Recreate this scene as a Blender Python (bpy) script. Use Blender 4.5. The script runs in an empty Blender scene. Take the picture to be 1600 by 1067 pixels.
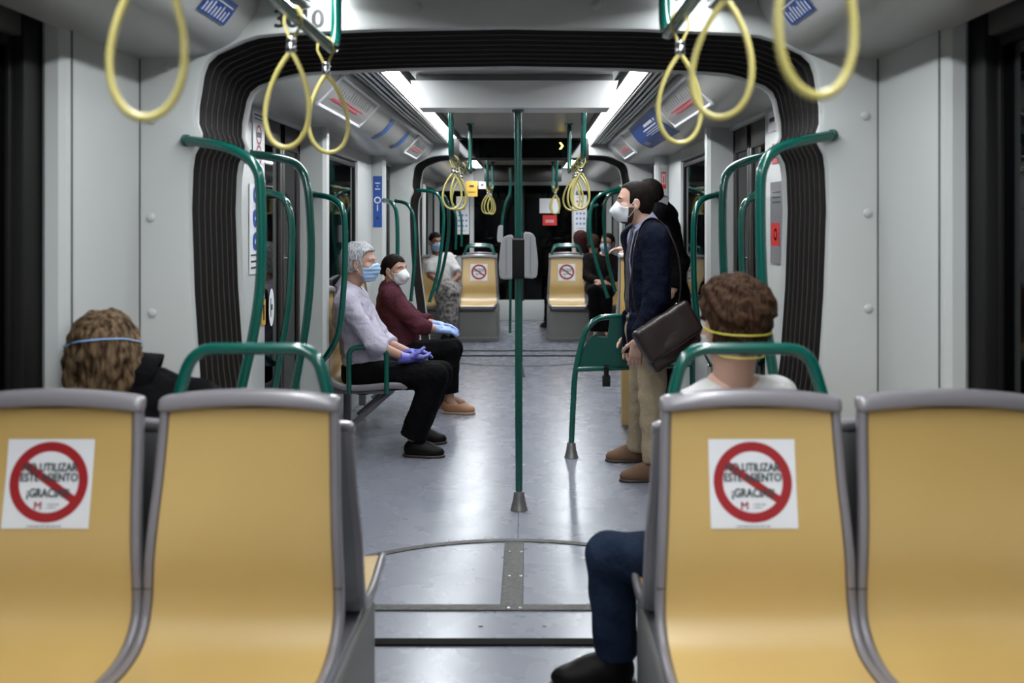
import bpy, bmesh, math, random
import numpy as np
from mathutils import Vector, Matrix
R = math.radians
scene = bpy.context.scene
COL = scene.collection
# ------------------------------------------------------------------ camera
F = 1556.0; VX, VY = 824.0, 345.0; CX, CZ = 0.064, 1.46
cam = bpy.data.cameras.new('camera'); camo = bpy.data.objects.new('camera', cam); COL.objects.link(camo)
cam.lens = 36.0*F/1600.0; cam.sensor_width = 36.0
cam.shift_x = -(VX-800)/1600.0; cam.shift_y = -(533.5-VY)/1600.0
camo.location = (CX, 0, CZ); camo.rotation_euler = (R(90), 0, 0)
cam.clip_start = 0.05
cam.dof.use_dof = True; cam.dof.focus_distance = 5.9; cam.dof.aperture_fstop = 2.4
scene.camera = camo
def P(px, py, d):
    s = F/d
    return np.array([CX+(px-VX)/s, d, CZ-(py-VY)/s])
# ------------------------------------------------------------------ materials
MATS = {}
DIRECT = ()
def M(name, col, rough=0.5, metal=0.0, bump=None, var=None, coat=0.0, emit=None, spec=0.5, stretch=(1,1,1), aniso=None, sheen=0.0, sss=0.0):
    if name in MATS: return MATS[name]
    if not emit and name not in DIRECT: col = tuple(c*.8 for c in col); var = (var[0], tuple(c*.8 for c in var[1])) if var else None
    m = bpy.data.materials.new(name); m.use_nodes = True; nt = m.node_tree; b = nt.nodes['Principled BSDF']
    b.inputs['Base Color'].default_value = (*col, 1); b.inputs['Roughness'].default_value = rough
    b.inputs['Metallic'].default_value = metal; b.inputs['Specular IOR Level'].default_value = spec
    b.inputs['Coat Weight'].default_value = coat; b.inputs['Coat Roughness'].default_value = {'seat_laminate': .3, 'green_enamel': .07}.get(name, .14)
    if sheen: b.inputs['Sheen Weight'].default_value = sheen
    if sss:
        b.inputs['Subsurface Weight'].default_value = sss; b.inputs['Subsurface Radius'].default_value = (0.01, 0.004, 0.002); b.inputs['Subsurface Scale'].default_value = 1.0
    if emit: b.inputs['Emission Color'].default_value = (*emit[0], 1); b.inputs['Emission Strength'].default_value = emit[1]
    tc = nt.nodes.new('ShaderNodeTexCoord'); mp = nt.nodes.new('ShaderNodeMapping'); mp.inputs['Scale'].default_value = stretch
    nt.links.new(tc.outputs['Object'], mp.inputs['Vector'])
    if var:
        n = nt.nodes.new('ShaderNodeTexNoise'); n.inputs['Scale'].default_value = var[0]; n.inputs['Detail'].default_value = 4
        nt.links.new(mp.outputs[0], n.inputs['Vector'])
        r = nt.nodes.new('ShaderNodeValToRGB'); r.color_ramp.elements[0].position = 0.35; r.color_ramp.elements[1].position = 0.65
        r.color_ramp.elements[0].color = (*col, 1); r.color_ramp.elements[1].color = (*var[1], 1)
        nt.links.new(n.outputs['Fac'], r.inputs['Fac']); nt.links.new(r.outputs['Color'], b.inputs['Base Color'])
    if bump:
        n2 = nt.nodes.new('ShaderNodeTexNoise'); n2.inputs['Scale'].default_value = bump[0]; n2.inputs['Detail'].default_value = 5
        nt.links.new(mp.outputs[0], n2.inputs['Vector'])
        bp = nt.nodes.new('ShaderNodeBump'); bp.inputs['Strength'].default_value = bump[1]; bp.inputs['Distance'].default_value = bump[2] if len(bump) > 2 else 0.01
        nt.links.new(n2.outputs['Fac'], bp.inputs['Height']); nt.links.new(bp.outputs[0], b.inputs['Normal'])
    MATS[name] = m; return m
wallm = M('wall_plastic', (.55,.567,.552), .42, bump=(260,.05,.001))
wallg = M('wall_grey', (.33,.335,.34), .45, bump=(200,.05,.001))
covem = M('cove_plastic', (.48,.48,.465), .3, bump=(12,.04,.01))
ceilm = M('ceiling_plastic', (.36,.345,.32), .45)
alum = M('aluminium', (.55,.56,.57), .28, .9, bump=(60,.05,.002), stretch=(1,.05,1))
alumd = M('dark_aluminium', (.22,.22,.22), .35, .8)
rubber = M('black_rubber', (.006,.0055,.0055), .6, spec=.25)
bellhighlight = M('bellows_highlight', (.045,.036,.03), .5)  # lighter tone that paints the highlights on the bellows folds
headm = M('header_dark', (.06,.055,.05), .6)
bellm = M('bellows_rubber', (.0065,.0048,.0043), .45, spec=.25, bump=(30,.1,.004))
green = M('green_enamel', (.0,.088,.066), .22, coat=.6)
greenp = M('green_panel', (.0,.066,.05), .35)
seaty = M('seat_laminate', (.60,.40,.132), .34, var=(3.0,(.62,.42,.145)), coat=.6, bump=(180,.03,.001))
seatg = M('seat_grey', (.215,.20,.215), .3, coat=.3, bump=(300,.04,.0008))
seatb = M('seat_back_grey', (.15,.148,.15), .45)
brown = M('seam_brown', (.03,.012,.008), .6)
podm = M('podium_grey', (.20,.195,.18), .5)
white = M('paper_white', (.82,.83,.86), .5)
black = M('print_black', (.01,.01,.012), .5)
textm = M('print_text', (.03,.05,.05), .5)
red = M('print_red', (.36,.01,.015), .45)
boxm = M('box_white', (.82,.83,.83), .35)
redl = M('sign_red', (.6,.02,.02), .4)
blue = M('print_blue', (.01,.075,.36), .4)
bluel = M('print_light_blue', (.08,.2,.6), .4)
pyel = M('print_yellow', (.7,.42,.05), .5)
strapm = M('strap_yellow', (.50,.43,.13), .4, bump=(150,.2,.001))
chrome = M('chrome', (.7,.7,.72), .18, 1.0)
glassd = M('night_glass', (.001,.0012,.0015), .04, spec=.14)
doorm = M('door_dark', (.018,.013,.011), .4)
valid = M('validator_grey', (.42,.43,.44), .4)
steel = M('foot_steel', (.30,.29,.28), .38, .8, var=(20,(.38,.37,.36)))
floorm = M('floor_vinyl', (.215,.225,.27), .26, var=(1.2,(.235,.245,.29)), bump=(4,.05,.01))
trmm = M('threshold_metal', (.045,.040,.036), .5, .25, var=(55,(.09,.085,.08)), bump=(45,.9,.004), spec=.3)
darkst = M('threshold_dark', (.012,.010,.0095), .7, .0, spec=.04, bump=(50,.3,.003))
lightm = M('light_diffuser', (.9,.9,.9), .5, emit=((.93,.97,1.0), 11.0))
ledr = M('led_red', (.34,.05,.06), .5, emit=((1.0,.08,.12), .06))
ledy = M('led_yellow', (.4,.3,.02), .5, emit=((1.0,.7,.08), 2.5))
scrm = M('screen_grey', (.5,.48,.48), .3)
# floor: finer roughness variation
def tune_floor():
    nt = floorm.node_tree; b = nt.nodes['Principled BSDF']
    tc = nt.nodes.new('ShaderNodeTexCoord'); n = nt.nodes.new('ShaderNodeTexNoise'); n.inputs['Scale'].default_value = 5; n.inputs['Detail'].default_value = 6
    mr = nt.nodes.new('ShaderNodeMapRange'); mr.inputs['To Min'].default_value = .215; mr.inputs['To Max'].default_value = .33
    nt.links.new(tc.outputs['Object'], n.inputs['Vector']); nt.links.new(n.outputs['Fac'], mr.inputs['Value']); nt.links.new(mr.outputs[0], b.inputs['Roughness'])
    # fine speckle
    tc2 = nt.nodes.new('ShaderNodeTexNoise'); tc2.inputs['Scale'].default_value = 300
tune_floor()
# ------------------------------------------------------------------ mesh builder
ORG = {}
class MB:
    def __init__(s): s.v = []; s.f = []
    def add(s, vs, fs):
        o = len(s.v); s.v += [tuple(map(float, v)) for v in vs]; s.f += [tuple(i+o for i in f) for f in fs]; return s
    def box(s, lo, hi, bev=0.0, seg=2):
        bm = bmesh.new(); bmesh.ops.create_cube(bm, size=1)
        c = [(lo[i]+hi[i])/2 for i in range(3)]; d = [abs(hi[i]-lo[i]) for i in range(3)]
        for v in bm.verts: v.co = Vector([c[i]+v.co[i]*d[i] for i in range(3)])
        if bev > 0: bmesh.ops.bevel(bm, geom=bm.edges[:], offset=min(bev, min(d)*.45), segments=seg, affect='EDGES', profile=.5)
        s.bm(bm); return s
    def bm(s, bm):
        bm.verts.ensure_lookup_table(); bm.verts.index_update()
        s.add([v.co[:] for v in bm.verts], [[v.index for v in f.verts] for f in bm.faces]); bm.free(); return s
    def tube(s, pts, r, n=14, closed=False, caps=True, r2=None, radii=None):
        pts = [np.array(p, float) for p in pts]; N = len(pts); T = []
        for i in range(N):
            if closed: t = pts[(i+1) % N]-pts[i-1]
            else: t = pts[min(i+1, N-1)]-pts[max(i-1, 0)]
            T.append(t/(np.linalg.norm(t)+1e-12))
        up = np.array([0,0,1.0]) if abs(T[0][2]) < .9 else np.array([1.0,0,0])
        a = np.cross(T[0], up); a /= np.linalg.norm(a); vs = []
        for i in range(N):
            a = a-np.dot(a, T[i])*T[i]; a /= np.linalg.norm(a)+1e-12; b = np.cross(T[i], a)
            ri = radii[i] if radii else r; rb = (r2 if r2 else ri)
            for k in range(n):
                th = 2*math.pi*k/n; vs.append(pts[i]+a*math.cos(th)*ri+b*math.sin(th)*rb)
        fs = []; m = N if closed else N-1
        for i in range(m):
            j = (i+1) % N
            for k in range(n): fs.append((i*n+k, i*n+(k+1) % n, j*n+(k+1) % n, j*n+k))
        if not closed and caps: fs.append(tuple(range(n))[::-1]); fs.append(tuple((N-1)*n+k for k in range(n)))
        return s.add(vs, fs)
    def lathe(s, prof, c, n=24, axis='z'):
        vs = []; fs = []
        for (r, h) in prof:
            for k in range(n):
                t = 2*math.pi*k/n; x, y = r*math.cos(t), r*math.sin(t)
                p = (x, y, h) if axis == 'z' else ((x, h, y) if axis == 'y' else (h, x, y))
                vs.append((c[0]+p[0], c[1]+p[1], c[2]+p[2]))
        for i in range(len(prof)-1):
            for k in range(n): fs.append((i*n+k, i*n+(k+1) % n, (i+1)*n+(k+1) % n, (i+1)*n+k))
        fs.append(tuple(range(n))[::-1]); fs.append(tuple((len(prof)-1)*n+k for k in range(n)))
        return s.add(vs, fs)
    def prism(s, poly, d0, d1, axis='y'):
        n = len(poly)
        def q(p, d): return (p[0], d, p[1]) if axis == 'y' else ((d, p[0], p[1]) if axis == 'x' else (p[0], p[1], d))
        vs = [q(p, d0) for p in poly]+[q(p, d1) for p in poly]
        fs = [(i, (i+1) % n, n+(i+1) % n, n+i) for i in range(n)]+[tuple(range(n))[::-1], tuple(range(n, 2*n))]
        return s.add(vs, fs)
    def grid(s, rows):
        m = len(rows[0]); vs = [p for r in rows for p in r]; fs = []
        for i in range(len(rows)-1):
            for j in range(m-1): fs.append((i*m+j, i*m+j+1, (i+1)*m+j+1, (i+1)*m+j))
        return s.add(vs, fs)
    def build(s, name, mat, parent=None, smooth=40, fixn=True):
        me = bpy.data.meshes.new(name); v = s.v
        if parent is not None and parent.name in ORG:
            o = ORG[parent.name]; v = [(a[0]-o[0], a[1]-o[1], a[2]-o[2]) for a in v]
        me.from_pydata(v, [], s.f); me.validate()
        if fixn:
            bm = bmesh.new(); bm.from_mesh(me); bmesh.ops.recalc_face_normals(bm, faces=bm.faces); bm.to_mesh(me); bm.free()
        if smooth:
            me.shade_smooth()
            if smooth < 180: me.set_sharp_from_angle(angle=R(smooth))
        o = bpy.data.objects.new(name, me); COL.objects.link(o); me.materials.append(mat)
        if parent is not None:
            o.parent = parent
            if parent.name in ORG: ORG[o.name] = ORG[parent.name]
        return o
def fillet(pts, r, n=6):
    pts = [np.array(p, float) for p in pts]; out = [pts[0]]
    for i in range(1, len(pts)-1):
        a, b, c = pts[i-1], pts[i], pts[i+1]; u = a-b; w = c-b; lu, lw = np.linalg.norm(u), np.linalg.norm(w)
        k = min(r, lu*.48, lw*.48); p0 = b+u/lu*k; p1 = b+w/lw*k
        for j in range(n+1):
            t = j/n; out.append((1-t)**2*p0+2*t*(1-t)*b+t*t*p1)
    out.append(pts[-1]); return out
def tag(o, label, cat, group=None, kind=None):
    if label: o['label'] = label
    if cat: o['category'] = cat
    if group: o['group'] = group
    if kind: o['kind'] = kind
    return o
def thing(name, label, cat, loc=(0,0,0), group=None):
    o = bpy.data.objects.new(name, None); COL.objects.link(o); o.location = loc; o.empty_display_size = .1
    ORG[o.name] = tuple(loc); return tag(o, label, cat, group)
def struct(name, mb, mat, parent=None, smooth=40):
    o = mb.build(name, mat, parent, smooth)
    if parent is None: o['kind'] = 'structure'
    return o
def kids(o): return [c for c in bpy.data.objects if c.parent == o]
def copy_tree(o, loc=None, rot=None, label=None, group=None, skip=()):
    def rec(x, par):
        c = x.copy(); COL.objects.link(c); c.parent = par
        for k in kids(x):
            if k.name.split('.')[0] in skip: continue
            rec(k, c)
        return c
    c = rec(o, None)
    if loc is not None: c.location = loc
    if rot is not None: c.rotation_euler = rot
    if label: c['label'] = label
    if group: c['group'] = group
    elif 'group' in c and group is not None: del c['group']
    return c
def text_mesh(body, size, align='CENTER'):
    cu = bpy.data.curves.new('t', 'FONT'); cu.body = body; cu.size = size; cu.align_x = align; cu.resolution_u = 3
    o = bpy.data.objects.new('t', cu); COL.objects.link(o); dg = bpy.context.evaluated_depsgraph_get()
    me = bpy.data.meshes.new_from_object(o.evaluated_get(dg))
    vs = [v.co[:] for v in me.vertices]; fs = [tuple(p.vertices) for p in me.polygons]
    bpy.data.objects.remove(o); bpy.data.meshes.remove(me); bpy.data.curves.remove(cu)
    return vs, fs
def put_text(mb, body, size, fn, bold=0.0):
    vs, fs = text_mesh(body, size)
    offs = [(0,0)] if not bold else [(0,0),(bold,0),(-bold,0),(0,bold)]
    for i, (ox, oy) in enumerate(offs): mb.add([fn(v[0]+ox, v[1]+oy, 1e-5*i) for v in vs], fs)
# ------------------------------------------------------------------ SDF modelling
def nrm(a): a = np.array(a, float); return a/(np.linalg.norm(a)+1e-12)
def cone(a, b, ra, rb):
    a = np.array(a, float); b = np.array(b, float); ba = b-a; L = np.dot(ba, ba)+1e-12
    def f(p):
        q = p-a; t = np.clip(q@ba/L, 0, 1); return np.linalg.norm(q-t[:,None]*ba, axis=1)-(ra+(rb-ra)*t)
    return f
def ell(c, r, Rm=None):
    c = np.array(c, float); r = np.array(r, float); Rm = np.eye(3) if Rm is None else Rm
    def f(p):
        q = (p-c)@Rm; k0 = np.linalg.norm(q/r, axis=1); k1 = np.linalg.norm(q/(r*r), axis=1)+1e-9
        return k0*(k0-1)/k1
    return f
def rbox(c, h, r, Rm=None):
    c = np.array(c, float); h = np.array(h, float)-r; Rm = np.eye(3) if Rm is None else Rm
    def f(p):
        q = np.abs((p-c)@Rm)-h; return np.linalg.norm(np.maximum(q, 0), axis=1)+np.minimum(q.max(axis=1), 0)-r
    return f
def plane(pt, n):     # negative on the side opposite to n
    pt = np.array(pt, float); n = nrm(n)
    return lambda p: (p-pt)@n
def smin(a, b, k):
    h = np.clip(.5+.5*(b-a)/k, 0, 1); return b*(1-h)+a*h-k*h*(1-h)
def U(k, *fs):
    def f(p):
        d = fs[0](p)
        for g in fs[1:]: d = smin(d, g(p), k)
        return d
    return f
def I(*fs):
    def f(p):
        d = fs[0](p)
        for g in fs[1:]: d = np.maximum(d, g(p))
        return d
    return f
def SUB(a, b, k=.004):
    return lambda p: -smin(-a(p), b(p), k)
def OFF(a, t): return lambda p: a(p)-t
def wobble(f, amp, ks, seed=0):
    rs = np.random.RandomState(seed); Ks = [rs.randn(3)*k for k in ks for _ in range(2)]; ph = rs.rand(len(Ks))*6.28
    def g(p):
        n = 0
        for i, K in enumerate(Ks): n = n+np.sin(p@K+ph[i]+1.3*np.sin(p@Ks[(i+1) % len(Ks)][[1,2,0]]*.7))
        return f(p)-amp*n/len(Ks)
    return g
def mesh_sdf(f, lo, hi, h):
    lo = np.array(lo, float); hi = np.array(hi, float); B = 6
    nb = np.ceil((hi-lo)/(h*B)).astype(int)+1; n = nb*B
    bc = np.stack(np.meshgrid(*[np.arange(k) for k in nb], indexing='ij'), -1).reshape(-1, 3)
    cen = lo+(bc*B+(B-1)/2)*h
    v = f(cen); act = np.abs(v) < B*h*1.25+.012
    sg = np.where(v < 0, -1.0, 1.0).reshape(nb)
    vol = np.repeat(np.repeat(np.repeat(sg, B, 0), B, 1), B, 2)
    loc = np.stack(np.meshgrid(*[np.arange(B)]*3, indexing='ij'), -1).reshape(-1, 3)
    ab = bc[act]
    for i in range(0, len(ab), 1500):
        idx = (ab[i:i+1500, None, :]*B+loc[None]).reshape(-1, 3)
        vol[idx[:,0], idx[:,1], idx[:,2]] = f(lo+idx*h)
    s = vol < 0
    cs = np.zeros(n-1, int)
    corners = [(a,b,c) for a in (0,1) for b in (0,1) for c in (0,1)]
    def sl(a, d): return a[d[0]:n[0]-1+d[0], d[1]:n[1]-1+d[1], d[2]:n[2]-1+d[2]]
    for d in corners: cs += sl(s, d)
    mixed = (cs > 0) & (cs < 8); ids = -np.ones(n-1, int); mi = np.argwhere(mixed); ids[mixed] = np.arange(len(mi))
    acc = np.zeros((len(mi), 3)); cnt = np.zeros(len(mi))
    for d in corners:
        for ax in range(3):
            if d[ax]: continue
            e = list(d); e[ax] = 1; a = mi+np.array(d); b = mi+np.array(e)
            va = vol[a[:,0],a[:,1],a[:,2]]; vb = vol[b[:,0],b[:,1],b[:,2]]; m = (va < 0) != (vb < 0)
            t = np.zeros(len(mi)); t[m] = va[m]/(va[m]-vb[m]); p = np.array(d, float)+np.zeros((len(mi), 3)); p[:,ax] += t
            acc[m] += p[m]; cnt[m] += 1
    V = lo+(mi+acc/cnt[:,None])*h
    Fs = []
    for ax in range(3):
        o1, o2 = [(1,2),(2,0),(0,1)][ax]
        sh = n.copy()-1; a = s[tuple(slice(0, n[k]-(1 if k == ax else 0)) for k in range(3))]
        b = s[tuple(slice(1, n[k]) if k == ax else slice(0, n[k]) for k in range(3))]
        ch = np.argwhere(a != b); ch = ch[(ch[:,o1] > 0) & (ch[:,o2] > 0) & (ch[:,o1] < n[o1]-1) & (ch[:,o2] < n[o2]-1)]
        flip = a[ch[:,0],ch[:,1],ch[:,2]]
        q = []
        for (u, w) in ((-1,-1),(0,-1),(0,0),(-1,0)):
            c = ch.copy(); c[:,o1] += u; c[:,o2] += w; q.append(ids[c[:,0],c[:,1],c[:,2]])
        q = np.stack(q, 1); q[~flip] = q[~flip][:, ::-1]
        Fs.append(q)
    Fa = np.concatenate(Fs); Fa = Fa[(Fa >= 0).all(1)]
    return V, Fa
def sdf_obj(name, f, lo, hi, h, mat, parent=None, smooth=180, extra=None, relax=1):
    V, Fa = mesh_sdf(f, lo, hi, h)
    if extra is not None:
        V2, F2 = extra; Fa = np.concatenate([Fa, F2+len(V)]); V = np.concatenate([V, V2])
    me = bpy.data.meshes.new(name)
    o = np.array(ORG.get(parent.name, (0,0,0))) if parent is not None else np.zeros(3)
    me.from_pydata((V-o).tolist(), [], Fa.tolist()); me.validate(); me.shade_smooth()
    ob = bpy.data.objects.new(name, me); COL.objects.link(ob); me.materials.append(mat)
    if parent is not None: ob.parent = parent; ORG[ob.name] = ORG.get(parent.name, (0,0,0))
    return ob
# ================================================================== TRAM SHELL
WX = 1.28
HALF = [(.97,0),(1.0,.3),(1.04,.6),(1.08,.9),(1.10,1.2),(1.11,1.5),(1.105,1.64),(1.098,1.69),(1.075,1.735),(1.072,1.765),(1.085,1.80),(1.083,1.86),(1.065,1.97),(1.05,2.01),(1.02,2.04),(.92,2.085),(.87,2.10),(.80,2.107),(.45,2.122),(0,2.13)]
PROF = [(-x, z) for x, z in HALF]+[(x, z) for x, z in HALF[-2::-1]]
def offset_prof(prof, t):
    out = []; n = len(prof)
    for i in range(n):
        a = np.array(prof[max(i-1,0)]); b = np.array(prof[min(i+1,n-1)]); d = nrm(b-a); out.append((prof[i][0]-d[1]*t, prof[i][1]+d[0]*t if prof[i][1] > 0 else 0))
    return out
def outer_pt(p):
    cx, cz, hx, hz0, hz1 = 0, 1.1, 1.50, -1.1, 1.45
    dx, dz = p[0]-cx, p[1]-cz; k = 1e9
    if abs(dx) > 1e-6: k = min(k, hx/abs(dx))
    if dz > 1e-6: k = min(k, hz1/dz)
    if dz < -1e-6: k = min(k, hz0/dz)
    return (cx+dx*k, cz+dz*k)
PROF2 = [(x*1.008, z-(.045*max(0, min(1, (z-1.85)/.25)))) for x, z in PROF]
def frame_wall(name, d0, d1, pr=PROF):
    mb = MB()
    p0 = offset_prof(pr, .014); p1 = offset_prof(pr, .004); p2 = pr
    op = [outer_pt(p) for p in pr]
    rows = [[(x, d0, z) for x, z in op], [(x, d0, z) for x, z in p0], [(x, d0+.004, z) for x, z in p1], [(x, d0+.014, z) for x, z in p2],
            [(x, d1-.014, z) for x, z in p2], [(x, d1-.004, z) for x, z in p1], [(x, d1, z) for x, z in p0], [(x, d1, z) for x, z in op]]
    mb.grid(rows); return struct(name, mb, wallm)
def bellows(label, d0, d1, nf, pa=PROF, pb=PROF):
    mix = lambda t: [(a[0]*(1-t)+b[0]*t, a[1]*(1-t)+b[1]*t) for a, b in zip(pa, pb)]
    mb = MB(); rows = []; N = nf*6
    for i in range(N+1):
        t = i/N; ph = (t*nf) % 1.0; w = abs(math.sin(math.pi*t*nf))**.6
        o = offset_prof(mix(t), .004+.045*w); rows.append([(x, d0+(d1-d0)*t, z) for x, z in o])
    mb.grid(rows)
    o = mb.build('gangway_bellows', bellm, None, 60); tag(o, label, 'bellows')
    for i in range(1, nf):
        d = d0+(d1-d0)*i/nf; MB().tube([(x, d, z) for x, z in offset_prof(mix(i/nf), .004)], .0028, 6).build('seam_or_highlight', bellhighlight, o, 60)  # thin lighter tubes added as painted highlight lines along the fold crests
    return o
g1 = frame_wall('wall_near_gangway', 3.45, 3.50); frame_wall('wall_middle_gangway', 4.05, 4.13, PROF2)
bellows('black pleated rubber gangway bellows framing the near passage', 3.50, 4.05, 8, PROF, PROF2)
frame_wall('wall_far_gangway', 9.9, 9.97); frame_wall('wall_rear_gangway', 10.72, 10.8)
bellows('black pleated rubber bellows of the far passage beyond the pole', 9.97, 10.72, 8)
def bolt(px, py, d, par):
    p = P(px, py, d); MB().lathe([(.016,-.0005),(.0155,-.003),(.011,-.006),(.004,-.0075)], (p[0], d, p[2]), 16, 'y').build('bolt', wallm, par)
for px, py in ((238,188),(236,340),(238,489),(262,105),(1352,181),(1356,333),(1357,482),(1330,95),(652,10),(932,8)): bolt(px, py, 3.45, g1)
# number on the frame
def num(px0, py, d, size, par):
    mb = MB(); c = P(px0, py, d-.0012); put_text(mb, '3010', size, lambda x, y, e: (c[0]+x, c[1]-e, c[2]+y), bold=.0035)
    return mb.build('number', black, par, 0)
num(467, 43, 3.45, .088, g1)
# floor
mb = MB().box((-1.6,-1.5,-.1),(1.6,17.5,0)); fl = struct('floor', mb, floorm, None, 0)
def Dy(y): return 1.46*F/(y-VY)
def floor_part(name, lo, hi, mat, bev=.002):
    return MB().box(lo, hi, bev, 1).build(name, mat, fl)
floor_part('threshold_strip', (-1.1,Dy(955),.0),(1.1,Dy(946),.006), trmm)
floor_part('threshold_strip', (-1.1,Dy(1010),.0),(1.1,Dy(1000),.008), darkst)
floor_part('centre_plate', (-.038,Dy(946),0),(.048,Dy(848),.005), trmm)
floor_part('floor_seam', (.0185,4.57,.0),(.0215,9.8,.0012), rubber)
def arc(cx, cy, r, a0, a1, w, name='turntable_ring', mat=trmm):
    rows = []
    for i in range(61):
        a = R(a0+(a1-a0)*i/60); c, s = math.cos(a), math.sin(a)
        rows.append([(cx+(r+o)*c, cy+(r+o)*s, z) for o, z in ((-w,0),(-w,.004),(w,.004),(w,0))])
    return MB().grid(rows).build(name, mat, fl)
arc(0, 3.56, .985, 14, 166, .02)
arc(0, 11.0, 1.0, 194, 346, .02)
floor_part('threshold_strip', (-1.1,10.72,0),(1.1,10.79,.006), darkst); floor_part('threshold_strip', (-1.1,11.14,0),(1.1,11.2,.006), darkst)
for px in (751, 851):
    p = P(px, 978, Dy(978)); MB().lathe([(.008,.0),(.008,.003),(.003,.004)], (p[0], p[1], 0), 12).build('screw', alumd, fl)
for px, py in ((797,864),(815,864),(796,902),(814,902),(795,952),(813,952)):
    p = P(px, py, Dy(py)); MB().lathe([(.006,.004),(.006,.0075),(.002,.0085)], (p[0], p[1], 0), 10).build('screw', alum, fl)
# coves, ceilings
COVE = [(1.30,2.02),(1.13,2.028),(1.05,2.038),(.99,2.06),(.945,2.09),(.91,2.13),(.88,2.175),(.865,2.205),(.86,2.235)]
def smooth_prof(p, n=4):
    out = []
    for i in range(len(p)-1):
        p0 = np.array(p[max(i-1,0)]); p1 = np.array(p[i]); p2 = np.array(p[i+1]); p3 = np.array(p[min(i+2,len(p)-1)])
        for j in range(n):
            t = j/n; out.append(tuple(.5*((2*p1)+(-p0+p2)*t+(2*p0-5*p1+4*p2-p3)*t*t+(-p0+3*p1-3*p2+p3)*t**3)))
    out.append(p[-1]); return out
COVS = smooth_prof(COVE)
tn = [0]
def trim(mb, mat, smooth=40):
    tn[0] += 1; return struct('trim_%d' % tn[0], mb, mat, None, smooth)
def cove(sgn, d0, d1):
    mb = MB().grid([[(sgn*x, d, z) for x, z in COVS] for d in np.linspace(d0, d1, 12)])
    mb.grid([[(sgn*x, d0, z) for x, z in COVS], [(sgn*x, d0, 2.4) for x, z in COVS]]); mb.grid([[(sgn*x, d1, z) for x, z in COVS], [(sgn*x, d1, 2.4) for x, z in COVS]])
    cv = trim(mb, covem, 50)
    m2 = MB()   # louvred aluminium trough beside the light
    for x0 in (.70,.735,.77,.805,.835): m2.box((sgn*x0-.011*1, d0, 2.222), (sgn*x0+.011, d1, 2.235), .003, 1)
    m2.box((sgn*.69-.006, d0, 2.2),(sgn*.69+.006, d1, 2.24), .002, 1)
    m2.build('louvre', alum, cv)
    MB().box((sgn*.68, d0, 2.24),(sgn*.87, d1, 2.26)).build('trough', alumd, cv)
    return cv
coves = {}
for i, (d0, d1) in enumerate(((-1.4,3.45),(4.13,9.9),(10.8,14.6))):
    for sgn in (-1,1): coves[i,sgn] = cove(sgn, d0, d1)
    mb = MB().box((-.56, d0, 2.25),(.56, d1, 2.3)); c = struct('ceiling' if i == 0 else 'ceiling.%03d' % i, mb, ceilm, None, 0)
lightlab = {(0,-1):'long white light strip overhead on the left of the near car', (0,1):'long white light strip overhead on the right of the near car',
 (1,-1):'bright white ceiling light strip left of the white ceiling box in the middle car', (1,1):'bright white ceiling light strip right of the white ceiling box in the middle car',
 (2,-1):'short distant ceiling light strip on the left of the farthest car', (2,1):'short distant ceiling light strip on the right of the farthest car'}
for i, (d0, d1) in enumerate(((-1.3,3.4),(4.3,9.85),(10.9,14.2))):
    for sgn in (-1,1):
        t = thing('ceiling_light', lightlab[i,sgn], 'light', (sgn*.625,(d0+d1)/2,2.24), 'ceiling light strips')
        MB().box((sgn*.625-.043, d0, 2.218),(sgn*.625+.043, d1, 2.24), .008).build('diffuser', lightm, t)
        m = MB().box((sgn*.625-.058, d0, 2.206),(sgn*.625-.047, d1, 2.255), .002).box((sgn*.625+.047, d0, 2.206),(sgn*.625+.058, d1, 2.255), .002).box((sgn*.625-.062, d0, 2.241),(sgn*.625+.062, d1, 2.256)); m.build('housing', alumd, t)
# ---------------- near car sides
def wallbox(name, lo, hi, mat=wallm, bev=.004): return struct(name, MB().box(lo, hi, bev), mat)
def sd(sgn, a, b): return (min(sgn*a, sgn*b), max(sgn*a, sgn*b))
names = {-1:'left', 1:'right'}
winn = [0]
def window(sgn, d0, d1, z0, z1, x=1.36):
    winn[0] += 1; xs = sd(sgn, x, x+.012)
    w = struct('window_%d' % winn[0], MB().box((xs[0], d0, z0),(xs[1], d1, z1)), glassd, None, 0)
    xr = sd(sgn, x-.012, x+.01); m = MB(); g = .035
    m.box((xr[0],d0-.005,z0-g),(xr[1],d1+.005,z0),.004).box((xr[0],d0-.005,z1),(xr[1],d1+.005,z1+g),.004).box((xr[0],d0-g,z0-g),(xr[1],d0,z1+g),.004).box((xr[0],d1,z0-g),(xr[1],d1+g,z1+g),.004)
    m.build('window_gasket', rubber, w); return w
for sgn in (-1,1):
    s = names[sgn]
    # rounded end panel next to gangway
    poly = [(sgn*1.28,3.46),(sgn*1.28,2.93),(sgn*1.285,2.91),(sgn*1.30,2.895),(sgn*1.335,2.887),(sgn*1.347,2.897),(sgn*1.347,2.96),(sgn*1.45,2.96),(sgn*1.45,3.46)]
    w = struct('wall_%s' % s, MB().prism(poly, 0, 2.3, 'z'), wallm, None, 30)
    xs = sd(sgn,1.275,1.2815)
    MB().box((xs[0],2.932,0),(xs[1],2.935,2.02)).build('panel_joint', alumd, w)
    MB().box((xs[0],3.446,0),(xs[1],3.449,2.02)).build('panel_joint', alumd, w)
    x2 = sd(sgn,1.36,1.45)
    MB().box((x2[0],-1.4,0),(x2[1],2.84,.82),.005).build('side_panel', wallm, w)
    MB().box((x2[0],-1.4,1.98),(x2[1],2.84,2.3),.005).build('header_panel', headm, w)
    xr = sd(sgn,1.35,1.45)
    MB().box((xr[0],2.80,.3),(xr[1],2.955,2.06),.012).build('window_post', rubber, w)
    window(sgn, 1.0, 2.78, .86, 1.95, 1.395); window(sgn, -1.3, .95, .86, 1.95, 1.395)
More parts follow.
